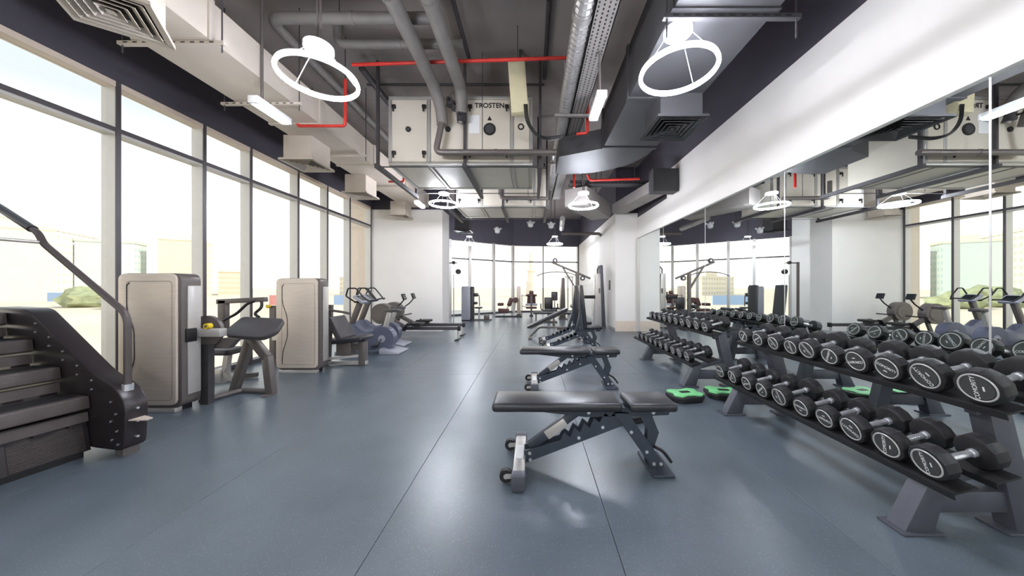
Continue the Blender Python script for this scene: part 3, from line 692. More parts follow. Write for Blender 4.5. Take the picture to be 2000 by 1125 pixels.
# ------------------------------------------------------------------ adjustable benches
def bench(label, x, y, back=0, rz=0):
    t = thing('adjustable_bench', label, 'bench', (x, y, 0), rz, 'adjustable weight benches')
    def P(name, mb, m, par=None): return mb.build(name, m, par or t)
    # base foot with wheels
    P('rear_foot', MB().box(-0.13, -0.05, -0.27, 0.27, 0.02, 0.10, r=0.008), 'silver')
    for s in (-1, 1):
        P('foot_cap', MB().box(-0.135, -0.045, s*0.27-0.035, s*0.27+0.035, 0, 0.105, r=0.01), 'rack_steel')
        wh_ = P('wheel', MB().cyl((-0.175, s*0.2-0.018, 0.05), (-0.175, s*0.2+0.018, 0.05), 0.042, n=24), 'black')
        MB().cyl((-0.175, s*0.2-0.022, 0.05), (-0.175, s*0.2+0.022, 0.05), 0.016, n=12).build('hub', 'silver', wh_)
        P('wheel_bracket', MB().box(-0.18, -0.12, s*0.2-0.026, s*0.2-0.02, 0.04, 0.07), 'silver')
    P('name_plate', MB().prism(rpoly([(-0.115, -0.09), (-0.065, -0.09), (-0.065, 0.09), (-0.115, 0.09)], 0.02), 0.10, 0.103, 'xy'), 'print_white')
    # spine plates with ladder teeth
    for s in (-1, 1):
        prof = [(-0.06, 0.04), (0.66, 0.315), (0.69, 0.40), (0.60, 0.415)]
        top = [(0.55, 0.37), (0.52, 0.40), (0.48, 0.33), (0.44, 0.36), (0.41, 0.29), (0.37, 0.325), (0.34, 0.26), (0.30, 0.29), (0.27, 0.225), (0.23, 0.255), (0.20, 0.20), (-0.06, 0.13)]
        P('spine_plate', MB().prism(prof+top, s*0.045-0.005, s*0.045+0.005), 'bench_steel')
        for bx, bz in ((-0.02, 0.115), (-0.015, 0.07), (0.5, 0.30), (0.33, 0.225)):
            P('bolt', MB().cyl((bx, s*0.05, bz), (bx, s*0.058, bz), 0.012, n=10), 'chrome')
        lg = [(0.58, 0.40), (0.68, 0.40), (0.93, 0.05), (0.93, 0.012), (0.84, 0.012), (0.82, 0.06)]
        P('front_leg', MB().prism(lg, s*0.055-0.005, s*0.055+0.005), 'bench_steel')
        for bx, bz in ((0.70, 0.27), (0.81, 0.13), (0.86, 0.045), (0.91, 0.045)):
            P('bolt', MB().cyl((bx, s*0.06, bz), (bx, s*0.068, bz), 0.012, n=10), 'chrome')
    P('front_foot', MB().box(0.82, 0.97, -0.16, 0.16, 0, 0.02, r=0.005), 'bench_steel')
    P('seat_strut', MB().prism([(0.78, 0.40), (0.85, 0.40), (0.91, 0.25), (0.87, 0.13), (0.82, 0.13), (0.83, 0.27)], -0.03, 0.03), 'bench_steel')
    P('pull_handle', MB().tube([(0.87, -0.05, 0.16), (0.93, -0.05, 0.13), (0.99, -0.05, 0.05)], 0.011, rad=0.03), 'black')
    # seat
    P('seat_plate', MB().prism([(0.63, 0.37), (0.97, 0.385), (0.99, 0.435), (0.63, 0.435)], -0.05, 0.05), 'bench_steel')
    P('seat_pad', MB().box(0.67, 1.0, -0.14, 0.14, 0.435, 0.495, r=0.022, seg=3), 'vinyl')
    # backrest turned about the pivot
    T = Matrix.Translation((0.63, 0, 0.43)) @ Matrix.Rotation(R(back), 4, 'Y')
    P('back_plate', MB().prism([(-0.75, 0.0), (-0.25, -0.06), (0, -0.05), (0, 0.005), (-0.80, 0.005)], -0.05, 0.05, T=T), 'bench_steel')
    P('back_pad', MB().box(-0.91, -0.01, -0.14, 0.14, 0.005, 0.068, r=0.024, seg=3, T=T), 'vinyl')
    e_ = T @ Vector((-0.30, 0, -0.03))
    if back == 0:
        P('back_strut', MB().bar((-0.02, 0, 0.14), e_, 0.05, 0.06, 0.004), 'bench_steel')
        P('strut_sleeve', MB().bar((0.10, 0, 0.225), (0.24, 0, 0.325), 0.056, 0.066, 0.004), 'silver')
    else:
        P('back_strut', MB().bar((0.48, 0, 0.33), e_, 0.05, 0.06, 0.004), 'bench_steel')
        for k in range(5): P('ladder_peg', MB().cyl((0.12+k*0.085, -0.05, 0.19+k*0.035), (0.12+k*0.085, 0.05, 0.19+k*0.035), 0.028, n=12), 'black')
    for bx, bz in ((0.40, 0.405), (0.86, 0.405)):
        P('bolt', MB().cyl((bx, -0.058, bz), (bx, -0.05, bz), 0.013, n=10), 'chrome')
    return t
bench('black adjustable bench laid flat, standing beside the larger dumbbell rack', 0.0, 2.24)
bench('black adjustable bench laid flat, standing beside the gap between the racks', 0.117, 4.03)
bench('black adjustable bench with its backrest upright beside the smaller dumbbell rack', 0.42, 6.35, 84)
bench('black adjustable bench with upright backrest, standing next to the sloping bench', 0.36, 7.15, 88)

# sloping sit-up bench and flat bench
t = thing('decline_bench', 'long black sloping sit up bench on a low tube frame', 'bench', (0.0, 7.85, 0))
T = Matrix.Translation((-0.12, 0, 0.24)) @ Matrix.Rotation(R(-25), 4, 'Y')
MB().box(0, 1.12, -0.15, 0.15, 0, 0.06, r=0.022, T=T).build('pad', 'vinyl', t)
MB().box(0.05, 1.1, -0.03, 0.03, -0.05, 0.0, T=T).build('pad_rail', 'gun', t)
MB().tube([(-0.06, 0, 0.03), (0.18, 0, 0.26), (1.2, 0, 0.26)], 0.025, rad=0.05).build('frame_tube', 'gun', t)
MB().box(-0.1, -0.02, -0.28, 0.28, 0, 0.04, r=0.008).build('foot', 'gun', t)
MB().box(1.12, 1.2, -0.28, 0.28, 0, 0.04, r=0.008).build('foot', 'gun', t)
MB().box(1.13, 1.19, -0.03, 0.03, 0.04, 0.75).build('post', 'gun', t)
for z in (0.5, 0.72): MB().cyl((1.16, -0.22, z), (1.16, 0.22, z), 0.05, n=16).build('foam_roller', 'vinyl', t)
t = thing('flat_bench', 'small flat bench standing behind the sloping bench', 'bench', (0.42, 10.4, 0))
MB().box(-0.4, 0.4, -0.14, 0.14, 0.38, 0.45, r=0.02).build('pad', 'vinyl', t)
for x in (-0.3, 0.3): MB().box(x-0.025, x+0.025, -0.03, 0.03, 0, 0.38).build('leg', 'gun', t)
for x in (-0.3, 0.3): MB().box(x-0.03, x+0.03, -0.22, 0.22, 0, 0.04).build('foot', 'gun', t)

# ------------------------------------------------------------------ weight machines
def cabinet(t, W_, D_, H_, x0=0, y0=0, flip=1, mp='bronze', md='bronze_dark', z0=0.05):
    """shroud of a weight stack: rounded slab with a proud front panel and a wavy groove"""
    P = rpoly([(x0, z0), (x0+W_, z0), (x0+W_, H_), (x0, H_)], 0.085, 6)
    MB().prism(P, y0+0.02, y0+D_, r=0.012).build('shroud', md, t)
    Q = rpoly([(x0+0.004, z0+0.03), (x0+W_-0.035, z0+0.03), (x0+W_-0.035, H_-0.006), (x0+0.004, H_-0.006)], 0.07, 6)
    MB().prism(Q, y0, y0+0.03, r=0.012).build('front_panel', mp, t)
    gx = x0+0.10; zz = lambda f: z0+(H_-z0)*f
    g = [(gx+0.03, zz(0.93)), (gx, zz(0.91)), (gx, zz(0.74)), (gx+0.075, zz(0.58)), (gx+0.08, zz(0.36)), (gx+0.01, zz(0.2)), (gx, zz(0.07))]
    MB().tube([(a, y0-0.001, b) for a, b in g], 0.0045, 8, rad=0.06).build('groove_line', 'black', t)
    R_ = rpoly([(x0+0.095, zz(0.06)), (x0+W_-0.075, zz(0.06)), (x0+W_-0.075, zz(0.94)), (x0+0.095, zz(0.94))], 0.04, 5)
    MB().tube([(a, y0, b) for a, b in R_], 0.002, 6, closed=True).build('panel_seam', md, t)
    MB().box(x0+W_-0.002, x0+W_+0.012, y0+0.07, y0+D_-0.015, z0+0.12, H_-0.13, r=0.004).build('side_panel', 'silver', t)
    MB().box(x0+0.03, x0+W_-0.06, y0+0.01, y0+0.08, 0, 0.05, r=0.006).build('base_foot', 'silver', t)
    MB().box(x0+0.06, x0+W_-0.08, y0+0.08, y0+D_-0.02, 0, 0.06).build('base_block', 'black', t)

# arm curl machine
o = Vector((-4.26, 3.15, 0)); L = lambda x, y, z: (x-o.x, y-o.y, z)
t = thing('arm_curl_machine', 'bronze arm curl machine with dark preacher pad beside the stair climber', 'weight machine', o)
cabinet(t, 0.64, 0.21, 1.44)
MB().cyl(L(-3.66, 3.44, 0.80), L(-3.66, 3.48, 0.80), 0.175, n=40).build('cam_disc', 'gun', t)
MB().cyl(L(-3.66, 3.475, 0.80), L(-3.66, 3.55, 0.80), 0.05, n=16).build('cam_hub', 'gun', t)
MB().box(*[a for p in zip(L(-3.66, 3.30, 0.76), L(-3.36, 3.38, 0.845)) for a in p], r=0.006).build('lever_arm', 'silver', t)
MB().box(*[a for p in zip(L(-3.68, 3.2, 0.72), L(-3.60, 3.3, 0.86)) for a in p], r=0.006).build('lever_clamp', 'black', t)
k = MB().cyl(L(-3.5, 3.29, 0.875), L(-3.5, 3.34, 0.875), 0.03, n=20).build('adjust_pin', 'yellow', t)
MB().cyl(L(-3.5, 3.285, 0.875), L(-3.5, 3.292, 0.875), 0.014, n=12).build('pin_button', 'gun', k)
MB().prism([(L(-3.72, 0, 0)[0], 0.60), (L(-3.45, 0, 0)[0], 0.60), (L(-3.36, 0, 0)[0], 0.70), (L(-3.5, 0, 0)[0], 0.72)], 0.33, 0.40).build('cam_bracket', 'gun', t)
MB().bar(L(-3.62, 3.42, 0.0), L(-3.62, 3.42, 0.66), 0.07, 0.09).build('rear_column', 'dark_steel', t)
MB().tube([L(-3.68, 3.40, 0.03), L(-3.57, 3.78, 0.03), L(-3.2, 3.74, 0.03)], 0.03, 8, rad=0.06).build('base_bar', 'gun', t)
MB().bar(L(-3.69, 3.80, 0.0), L(-3.46, 3.78, 0.70), 0.07, 0.09, 0.004).build('pad_leg', 'gun', t)
MB().bar(L(-3.44, 3.74, 0.70), L(-3.22, 3.73, 0.44), 0.07, 0.09, 0.004).build('pad_leg', 'gun', t)
MB().bar(L(-3.22, 3.73, 0.46), L(-3.16, 3.72, 0.0), 0.07, 0.10, 0.004).build('pad_leg', 'gun', t)
MB().cyl(L(-3.15, 3.66, 0.0), L(-3.15, 3.66, 0.012), 0.06, n=20).build('foot_disc', 'gun', t)
T = Matrix.Translation(L(-3.33, 3.70, 0.80)) @ Matrix.Rotation(R(36), 4, 'X') @ Matrix.Rotation(R(4), 4, 'Y')
MB().prism(rpoly([(-0.28, -0.10), (-0.2, -0.17), (0.2, -0.17), (0.29, -0.06), (0.24, 0.16), (-0.26, 0.16)], 0.05), -0.03, 0.035, 'xy', r=0.015, T=T).build('preacher_pad', 'vinyl_grey', t)
MB().bar(L(-3.92, 3.9, 0.78), L(-3.92, 3.9, 1.13), 0.06, 0.10, 0.006).build('arm_post', 'gun', t)
MB().bar(L(-3.99, 3.9, 1.11), L(-3.38, 3.9, 1.14), 0.06, 0.06, 0.006).build('arm_bar', 'gun', t)
MB().box(*[a for p in zip(L(-3.9, 3.8, 0.70), L(-3.62, 3.95, 0.78)) for a in p]).build('arm_pivot', 'gun', t)
MB().tube([L(-3.88, 3.86, 0.88), L(-3.70, 3.84, 0.96), L(-3.58, 3.86, 1.09), L(-3.5, 3.88, 1.12)], 0.016, rad=0.06).build('curl_handle', 'black', t)
MB().tube([L(-3.42, 3.88, 1.12), L(-3.40, 3.86, 1.04), L(-3.48, 3.84, 0.96), L(-3.40, 3.82, 0.92)], 0.016, rad=0.04).build('curl_handle', 'black', t)
T = Matrix.Translation(L(-3.98, 3.98, 0.45))
MB().prism(rpoly([(-0.16, -0.12), (0.16, -0.12), (0.13, 0.18), (-0.13, 0.18)], 0.06), -0.02, 0.05, 'xy', r=0.018, T=T).build('seat', 'vinyl_grey', t)
MB().bar(L(-4.0, 4.0, 0.15), L(-3.96, 4.0, 0.44), 0.06, 0.06).build('seat_post', 'silver', t)
MB().box(*[a for p in zip(L(-4.07, 3.93, 0.06), L(-3.97, 4.05, 0.24)) for a in p], r=0.005).build('seat_block', 'silver', t)
MB().bar(L(-4.0, 3.98, 0.19), L(-3.66, 3.8, 0.14), 0.05, 0.06).build('seat_bar', 'silver', t)
MB().bar(L(-4.4, 4.2, 0.04), L(-3.95, 4.42, 0.04), 0.06, 0.06).build('floor_bar', 'gun', t)

# leg extension machine
o = Vector((-3.84, 4.59, 0)); L = lambda x, y, z: (x-o.x, y-o.y, z)
t = thing('leg_extension_machine', 'bronze leg machine with padded seat beside the exercise bikes', 'weight machine', o)
cabinet(t, 0.66, 0.20, 1.43)
T = Matrix.Translation(L(-3.22, 5.15, 0.62)) @ Matrix.Rotation(R(-30), 4, 'Y')
MB().prism(rpoly([(-0.05, -0.22), (0.05, -0.22), (0.06, 0.2), (-0.04, 0.2)], 0.04), -0.2, 0.2, 'xz', r=0.02, T=T).build('back_pad', 'vinyl_grey', t)
T = Matrix.Translation(L(-2.98, 5.1, 0.43)) @ Matrix.Rotation(R(-6), 4, 'Y')
MB().box(-0.25, 0.25, -0.2, 0.2, -0.03, 0.04, r=0.025, T=T).build('seat', 'vinyl', t)
MB().box(*[a for p in zip(L(-3.2, 5.0, 0.18), L(-2.96, 5.2, 0.40)) for a in p], r=0.01).build('seat_housing', 'bronze_dark', t)
MB().bar(L(-3.0, 5.1, 0.30), L(-2.80, 5.1, 0.30), 0.08, 0.08, 0.01).build('seat_rail', 'gun', t)
MB().box(*[a for p in zip(L(-2.86, 5.04, 0.0), L(-2.76, 5.16, 0.40)) for a in p], r=0.008).build('front_post', 'gun', t)
MB().bar(L(-3.5, 5.1, 0.04), L(-2.74, 5.1, 0.04), 0.07, 0.06, 0.006).build('base_bar', 'silver', t)
MB().bar(L(-3.4, 4.95, 0.13), L(-2.8, 5.08, 0.17), 0.04, 0.04).build('link_bar', 'silver', t)
MB().tube([L(-3.38, 5.0, 0.93), L(-3.1, 5.0, 0.89), L(-2.96, 5.0, 0.86)], 0.02).build('lever', 'gun', t)
MB().box(*[a for p in zip(L(-3.42, 4.97, 0.88), L(-3.36, 5.03, 1.02)) for a in p]).build('lever_block', 'gun', t)
MB().bar(L(-3.40, 5.1, 0.04), L(-3.36, 5.1, 1.0), 0.06, 0.08).build('mast', 'gun', t)
MB().bar(L(-4.38, 5.2, 0), L(-4.38, 5.2, 0.98), 0.07, 0.09).build('rear_post', 'gun', t)
MB().cyl(L(-4.42, 5.12, 0.97), L(-4.42, 5.16, 0.97), 0.03, n=16).build('adjust_pin', 'yellow', t)
MB().bar(L(-4.38, 5.2, 0.45), L(-3.9, 5.1, 0.45), 0.07, 0.10).build('cross_beam', 'silver', t)
MB().bar(L(-4.38, 5.2, 0.04), L(-3.4, 5.1, 0.04), 0.07, 0.07).build('base_beam', 'gun', t)

# exercise bikes
def bike(label, x, y):
    t = thing('exercise_bike', label, 'exercise bike', (x, y, 0), 0, 'upright exercise bikes')
    # local x: 0 at the crank disc, front towards -x
    d_ = MB().cyl((0, -0.09, 0.28), (0, 0.09, 0.28), 0.235, n=44).build('crank_housing', 'bike', t)
    MB().cyl((0, -0.094, 0.28), (0, -0.088, 0.28), 0.07, n=24).build('hub_cap', 'bike_pale', d_)
    MB().cyl((0, 0.088, 0.28), (0, 0.094, 0.28), 0.07, n=24).build('hub_cap', 'bike_pale', d_)
    MB().prism(rpoly([(-0.84, 0.05), (-0.15, 0.05), (0.05, 0.2), (-0.1, 0.46), (-0.36, 0.42), (-0.56, 0.58), (-0.72, 0.56), (-0.86, 0.2)], 0.07), -0.075, 0.075, r=0.03).build('front_housing', 'bike', t)
    for s in (-1, 1):
        c_ = MB().bar((0.0, s*0.105, 0.28), (0.10*s, s*0.105, 0.28-0.13), 0.02, 0.03, 0.004).build('crank', 'gun', t)
        MB().box(0.10*s-0.05, 0.10*s+0.05, s*0.17-0.045, s*0.17+0.045, 0.13, 0.16, r=0.006).build('pedal', 'black', c_)
    MB().prism(rpoly([(0.02, 0), (0.40, 0), (0.40, 0.04), (0.16, 0.08), (0.02, 0.12)], 0.02), -0.24, 0.24, r=0.012).build('rear_foot', 'bike_pale', t)
    MB().box(-0.84, -0.70, -0.24, 0.24, 0, 0.06, r=0.02).build('front_foot', 'bike_pale', t)
    MB().bar((0.02, 0, 0.44), (0.12, 0, 0.80), 0.06, 0.09, 0.01).build('seat_post', 'silver', t)
    MB().prism(rpoly([(0.02, -0.02), (0.2, -0.10), (0.32, -0.10), (0.32, 0.10), (0.2, 0.10), (0.02, 0.02)], 0.03), 0.80, 0.86, 'xy', r=0.015).build('saddle', 'vinyl_grey', t)
    MB().bar((-0.66, 0, 0.50), (-0.46, 0, 1.02), 0.07, 0.10, 0.01).build('column', 'bronze_dark', t)
    MB().tube([(-0.50, -0.12, 1.0), (-0.64, -0.19, 1.12), (-0.58, -0.22, 1.27), (-0.44, -0.2, 1.27), (-0.30, -0.2, 1.1), (-0.22, -0.16, 1.02)], 0.014, rad=0.03).build('handlebar', 'black', t)
    MB().tube([(-0.50, 0.12, 1.0), (-0.64, 0.19, 1.12), (-0.58, 0.22, 1.27), (-0.44, 0.2, 1.27), (-0.30, 0.2, 1.1), (-0.22, 0.16, 1.02)], 0.014, rad=0.03).build('handlebar', 'black', t)
    MB().tube([(-0.22, -0.16, 1.02), (-0.15, -0.08, 1.04), (-0.15, 0.08, 1.04), (-0.22, 0.16, 1.02)], 0.016, rad=0.04).build('front_grip', 'black', t)
    MB().cyl((-0.5, -0.13, 1.0), (-0.5, 0.13, 1.0), 0.018).build('cross_bar', 'black', t)
    T = Matrix.Translation((-0.46, 0, 1.06)) @ Matrix.Rotation(R(35), 4, 'Y')
    c_ = MB().box(-0.1, 0.14, -0.14, 0.14, -0.03, 0.03, r=0.02, T=T).build('console', 'bike_pale', t)
    MB().box(-0.06, 0.1, -0.11, 0.11, 0.029, 0.033, T=T).build('display', 'screen', c_)
bike('grey upright exercise bike standing next to the leg machine', -2.95, 6.1)
bike('grey upright exercise bike standing next to the rowing machines', -3.18, 6.85)

# rowing machines
def rower(label, x, y):
    t = thing('rowing_machine', label, 'rowing machine', (x, y, 0), 0, 'rowing machines')
    # rear end of the rail at x = 0, flywheel at x = -1.95
    MB().box(-1.35, 0.0, -0.035, 0.035, 0.24, 0.32, r=0.008).build('rail', 'dark_steel', t)
    MB().box(-1.3, -0.02, -0.02, 0.02, 0.318, 0.326).build('rail_track', 'alu', t)
    MB().box(-0.05, 0.01, -0.045, 0.045, 0.22, 0.335, r=0.008).build('rail_cap', 'black', t)
    MB().box(-0.07, -0.03, -0.02, 0.02, 0.02, 0.25).build('rear_leg', 'silver', t)
    MB().box(-0.09, -0.01, -0.2, 0.2, 0, 0.025, r=0.006).build('rear_foot', 'black', t)
    MB().prism(rpoly([(-1.18, -0.14), (-0.9, -0.16), (-0.9, 0.16), (-1.18, 0.14)], 0.05), 0.36, 0.42, 'xy', r=0.015).build('seat', 'black', t)
    MB().box(-1.12, -0.96, -0.05, 0.05, 0.32, 0.37).build('seat_carriage', 'gun', t)
    MB().bar((-1.3, 0, 0.28), (-1.85, 0, 0.58), 0.07, 0.10, 0.01).build('front_beam', 'gun', t)
    for s in (-1, 1): MB().bar((-1.42, s*0.12, 0.2), (-1.22, s*0.12, 0.42), 0.11, 0.03, 0.006).build('foot_rest', 'black', t)
    MB().bar((-1.75, 0, 0.5), (-1.95, 0, 0.0), 0.05, 0.07).build('front_leg', 'gun', t)
    MB().box(-2.0, -1.9, -0.28, 0.28, 0, 0.04, r=0.01).build('front_foot', 'black', t)
    f_ = MB().cyl((-1.9, -0.09, 0.64), (-1.9, 0.09, 0.64), 0.25, n=40).build('flywheel_cage', 'bronze_dark', t)
    MB().cyl((-1.9, -0.1, 0.64), (-1.9, -0.088, 0.64), 0.17, n=32).build('vent_plate', 'gun', f_)
    MB().cyl((-1.9, 0.088, 0.64), (-1.9, 0.1, 0.64), 0.17, n=32).build('vent_plate', 'gun', f_)
    MB().tube([(-1.7, 0, 0.7), (-1.48, 0, 0.86), (-1.36, 0, 1.0)], 0.016, rad=0.05).build('monitor_arm', 'black', t)
    T = Matrix.Translation((-1.36, 0, 1.0)) @ Matrix.Rotation(R(-20), 4, 'Y')
    c_ = MB().box(-0.02, 0.02, -0.09, 0.09, -0.02, 0.13, r=0.008, T=T).build('monitor', 'black', t)
    MB().box(0.019, 0.022, -0.07, 0.07, 0.0, 0.11, T=T).build('display', 'screen', c_)
    MB().cyl((-1.52, -0.22, 0.56), (-1.52, 0.22, 0.56), 0.016).build('pull_handle', 'black', t)
rower('dark rowing machine standing beside the exercise bikes', -1.78, 7.55)
rower('dark rowing machine standing along the white wall block', -1.82, 8.25)

# stair climber
t = thing('stair_climber', 'black stair climber with grey steps and tall bent handrail by the window', 'stair climber', (-3.12, 2.33, 0), R(-10))
prof = rpoly([(0.02, 0.05), (0.04, 0.40), (-0.06, 0.52), (-0.30, 0.62), (-1.02, 1.12), (-1.5, 1.13), (-1.5, 0.3), (-0.32, 0.05)], 0.07, 5)
for y0 in (0.0, -0.88):
    s_ = MB().prism(prof, y0, y0+0.13, r=0.012).build('side_panel', 'stair_black', t)
    for i in range(5):
        for dz in (-0.045, -0.115):
            x = -0.30-0.155*i; z = 0.62+0.107*i+dz; MB().cyl((x, y0-0.006, z), (x, y0+0.002, z), 0.008, n=10).build('bolt', 'chrome', s_)
    for x, z in ((-0.10, 0.42), (-0.05, 0.33), (-0.10, 0.27), (-0.04, 0.2), (-0.09, 0.13), (-0.03, 0.1)):
        MB().cyl((x, y0-0.006, z), (x, y0+0.002, z), 0.008, n=10).build('bolt', 'chrome', s_)
    for z in (0.36, 0.26, 0.14): MB().cyl((0.02, y0+0.065, z), (0.047, y0+0.065, z), 0.009, n=10).build('bolt', 'chrome', s_)
    MB().box(-0.1, -0.02, y0+0.02, y0+0.11, 0, 0.06).build('foot', 'gun', t)
    MB().prism([(0.03, 0.0), (0.16, 0.03), (0.15, 0.07), (0.03, 0.09)], 0.275, 0.283, 'xy', T=Matrix.Translation((0, y0+0.02, 0))).build('toe_plate', 'bronze', t)
for i in range(4):
    x = -0.32-0.31*i; z = 0.455+0.21*i
    s_ = MB().prism(rpoly([(x-0.30, z-0.03), (x-0.02, z-0.105), (x+0.015, z-0.095), (x, z), (x-0.30, z)], 0.012), -0.745, -0.005, r=0.004).build('step', 'stair_tread', t)
    MB().box(x-0.26, x-0.05, -0.72, -0.03, z, z+0.003).build('grip_strip', 'rubber', s_)
    MB().prism([(x-0.04, z-0.20), (x-0.005, z-0.195), (x-0.015, z-0.125), (x-0.06, z-0.125)], -0.745, -0.005).build('riser', 'stair_tread', t)
    for k in range(5): MB().box(x-0.012, x+0.004, -0.70+k*0.15, -0.62+k*0.15, z-0.212, z-0.195).build('hinge', 'stair_black', t)
MB().prism([(-0.5, 0.04), (-0.30, 0.04), (-0.345, 0.25), (-0.5, 0.25)], -0.745, -0.005).build('base_body', 'stair_black', t)
mb = MB()
for s in (0, 1):
    for k in range(16):
        z = 0.055+k*0.0118; x = -0.30-(z-0.04)*0.214
        mb.box(x-0.004, x+0.008, -0.72+s*0.37, -0.40+s*0.37, z, z+0.006)
mb.build('vent_slats', 'stair_tread', t)['kind'] = 'stuff'
MB().box(-0.5, -0.3, -0.7, -0.04, 0, 0.045).build('base_skid', 'black', t)
MB().box(-1.5, -0.6, -0.75, 0, 0.0, 0.3).build('rear_body', 'stair_black', t)
for y in (0.065, -0.815):
    MB().tube([(-0.06, y, 0.5), (-0.06, y, 1.08), (-0.99, y, 1.66), (-1.05, y, 1.75), (-1.6, y, 2.02)], 0.022, 12, rad=0.09).build('handrail', 'rail', t)
    MB().tube([(-1.12, y, 1.785), (-1.6, y, 2.02)], 0.03, 12).build('rail_grip', 'stair_black', t)
    MB().cyl((-0.06, y, 0.49), (-0.06, y, 0.54), 0.032, n=16).build('rail_socket', 'chrome', t)
MB().tube([(-1.0, 0.06, 1.67), (-1.02, -0.81, 1.67)], 0.014).build('cross_rail', 'silver', t)
MB().box(-1.75, -1.6, -0.7, -0.05, 1.3, 1.9, r=0.03).build('console', 'stair_black', t)
MB().bar((-1.55, -0.37, 0.3), (-1.68, -0.37, 1.4), 0.4, 0.08, 0.02).build('console_mast', 'stair_black', t)

# ------------------------------------------------------------------ far machines
# lat pulldown
t = thing('lat_pulldown_machine', 'tall lat pulldown machine with long curved bar and angled boom', 'weight machine', (1.35, 9.4, 0))
MB().box(-0.04, 0.04, -0.05, 0.05, 0, 1.72).build('post', 'gun', t)
MB().bar((-0.78, 0, 2.06), (0.42, 0, 1.55), 0.06, 0.06, 0.008).build('boom', 'gun', t)
MB().bar((-0.43, 0, 1.9), (0.0, 0, 1.2), 0.05, 0.05).build('brace', 'gun', t)
for x, z in ((-0.66, 2.1), (0.18, 1.56)):
    p_ = MB().cyl((x, -0.03, z), (x, 0.03, z), 0.075, n=24).build('pulley', 'dark_steel', t)
    MB().cyl((x, -0.035, z), (x, 0.035, z), 0.03, n=12).build('pulley_hub', 'chrome', p_)
MB().cyl((-0.6, 0, 2.03), (-0.6, 0, 1.78), 0.006, n=6).build('cable', 'black', t)
MB().tube([(-1.22, -0.02, 1.63), (-1.0, -0.02, 1.72), (-0.6, -0.02, 1.76), (-0.2, -0.02, 1.72), (0.0, -0.02, 1.63)], 0.015, rad=0.15).build('pull_bar', 'gun', t)
MB().box(-0.42, -0.05, -0.16, 0.16, 0.46, 0.53, r=0.02).build('seat', 'vinyl', t)
MB().cyl((-0.12, -0.22, 0.70), (-0.12, 0.22, 0.70), 0.06).build('knee_roller', 'vinyl', t)
MB().bar((-0.24, 0, 0.02), (-0.24, 0, 0.46), 0.07, 0.07).build('seat_post', 'silver', t)
MB().bar((-0.6, 0, 0.03), (0.7, 0, 0.03), 0.08, 0.06).build('base_bar', 'gun', t)
MB().box(0.24, 0.30, -0.4, 0.4, 0, 0.06).build('base_cross', 'gun', t)
t = thing('weight_tower', 'grey shrouded weight tower standing against the white wall', 'weight machine', (2.05, 9.6, 0))
MB().prism(rpoly([(-0.10, 0.03), (0.12, 0.03), (0.08, 1.72), (-0.08, 1.72)], 0.03), 0.0, 0.35, r=0.015).build('shroud', 'silver', t)
MB().prism(rpoly([(0.10, 0.03), (0.26, 0.03), (0.16, 1.98), (0.06, 1.98)], 0.03), 0.05, 0.4, r=0.015).build('guard', 'rack_steel', t)
MB().bar((-0.13, 0.1, 0.05), (-0.10, 0.1, 1.62), 0.03, 0.03).build('guide_rod', 'chrome', t)
MB().tube([(0.0, 0.1, 1.7), (0.0, 0.1, 1.86), (0.05, 0.1, 1.92)], 0.02).build('grip', 'black', t)
MB().box(-0.16, 0.26, 0, 0.42, 0, 0.04).build('base', 'gun', t)
MB().box(0.02, 0.06, -0.03, 0.02, 1.1, 1.25).build('selector_block', 'gun', t)
tag(MB().cyl((1.62, 9.0, 0.98), (1.95, 9.0, 0.98), 0.05, n=16).build('foam_roller', 'black'), 'black foam roller hung on the weight tower', 'roller').location = (0, 0.62, 0)
t = thing('cable_machine', 'dark shrouded cable machine behind the lat pulldown', 'weight machine', (1.2, 12.2, 0))
MB().prism(rpoly([(-0.12, 0.03), (0.12, 0.03), (0.08, 1.66), (-0.02, 1.66)], 0.03), 0, 0.5, r=0.015).build('shroud', 'bronze_dark', t)
for x in (0.22, 0.4): MB().cyl((x, 0.1, 0), (x, 0.1, 1.7), 0.025, n=10).build('guide_rod', 'silver', t)
MB().box(-0.15, 0.5, -0.1, 0.5, 0, 0.05).build('base', 'gun', t)
MB().box(-0.45, -0.2, 0.0, 0.08, 0.75, 1.1, r=0.03).build('back_pad', 'vinyl_grey', t)
MB().bar((-0.32, 0.04, 0.05), (-0.32, 0.04, 0.8), 0.05, 0.05).build('pad_post', 'silver', t)
MB().box(-0.5, -0.15, -0.35, 0.0, 0.42, 0.49, r=0.02).build('seat', 'vinyl', t)
MB().box(0.1, 0.45, 0.05, 0.15, 1.66, 1.72).build('top_bar', 'silver', t)
t = thing('abductor_machine', 'low dark leg machine in front of the cable machine', 'weight machine', (0.6, 11.3, 0))
MB().box(-0.2, 0.2, -0.15, 0.2, 0.38, 0.46, r=0.02).build('seat', 'vinyl', t)
MB().box(-0.16, 0.16, 0.2, 0.28, 0.46, 0.9, r=0.03).build('back_pad', 'vinyl', t)
MB().box(-0.05, 0.05, -0.1, 0.25, 0, 0.38).build('pedestal', 'bike', t)
for s in (-1, 1): MB().tube([(s*0.1, -0.1, 0.35), (s*0.3, -0.3, 0.5), (s*0.3, -0.3, 0.7)], 0.02, rad=0.05).build('leg_arm', 'black', t)
MB().box(-0.3, 0.3, -0.2, 0.3, 0, 0.05).build('base', 'gun', t)
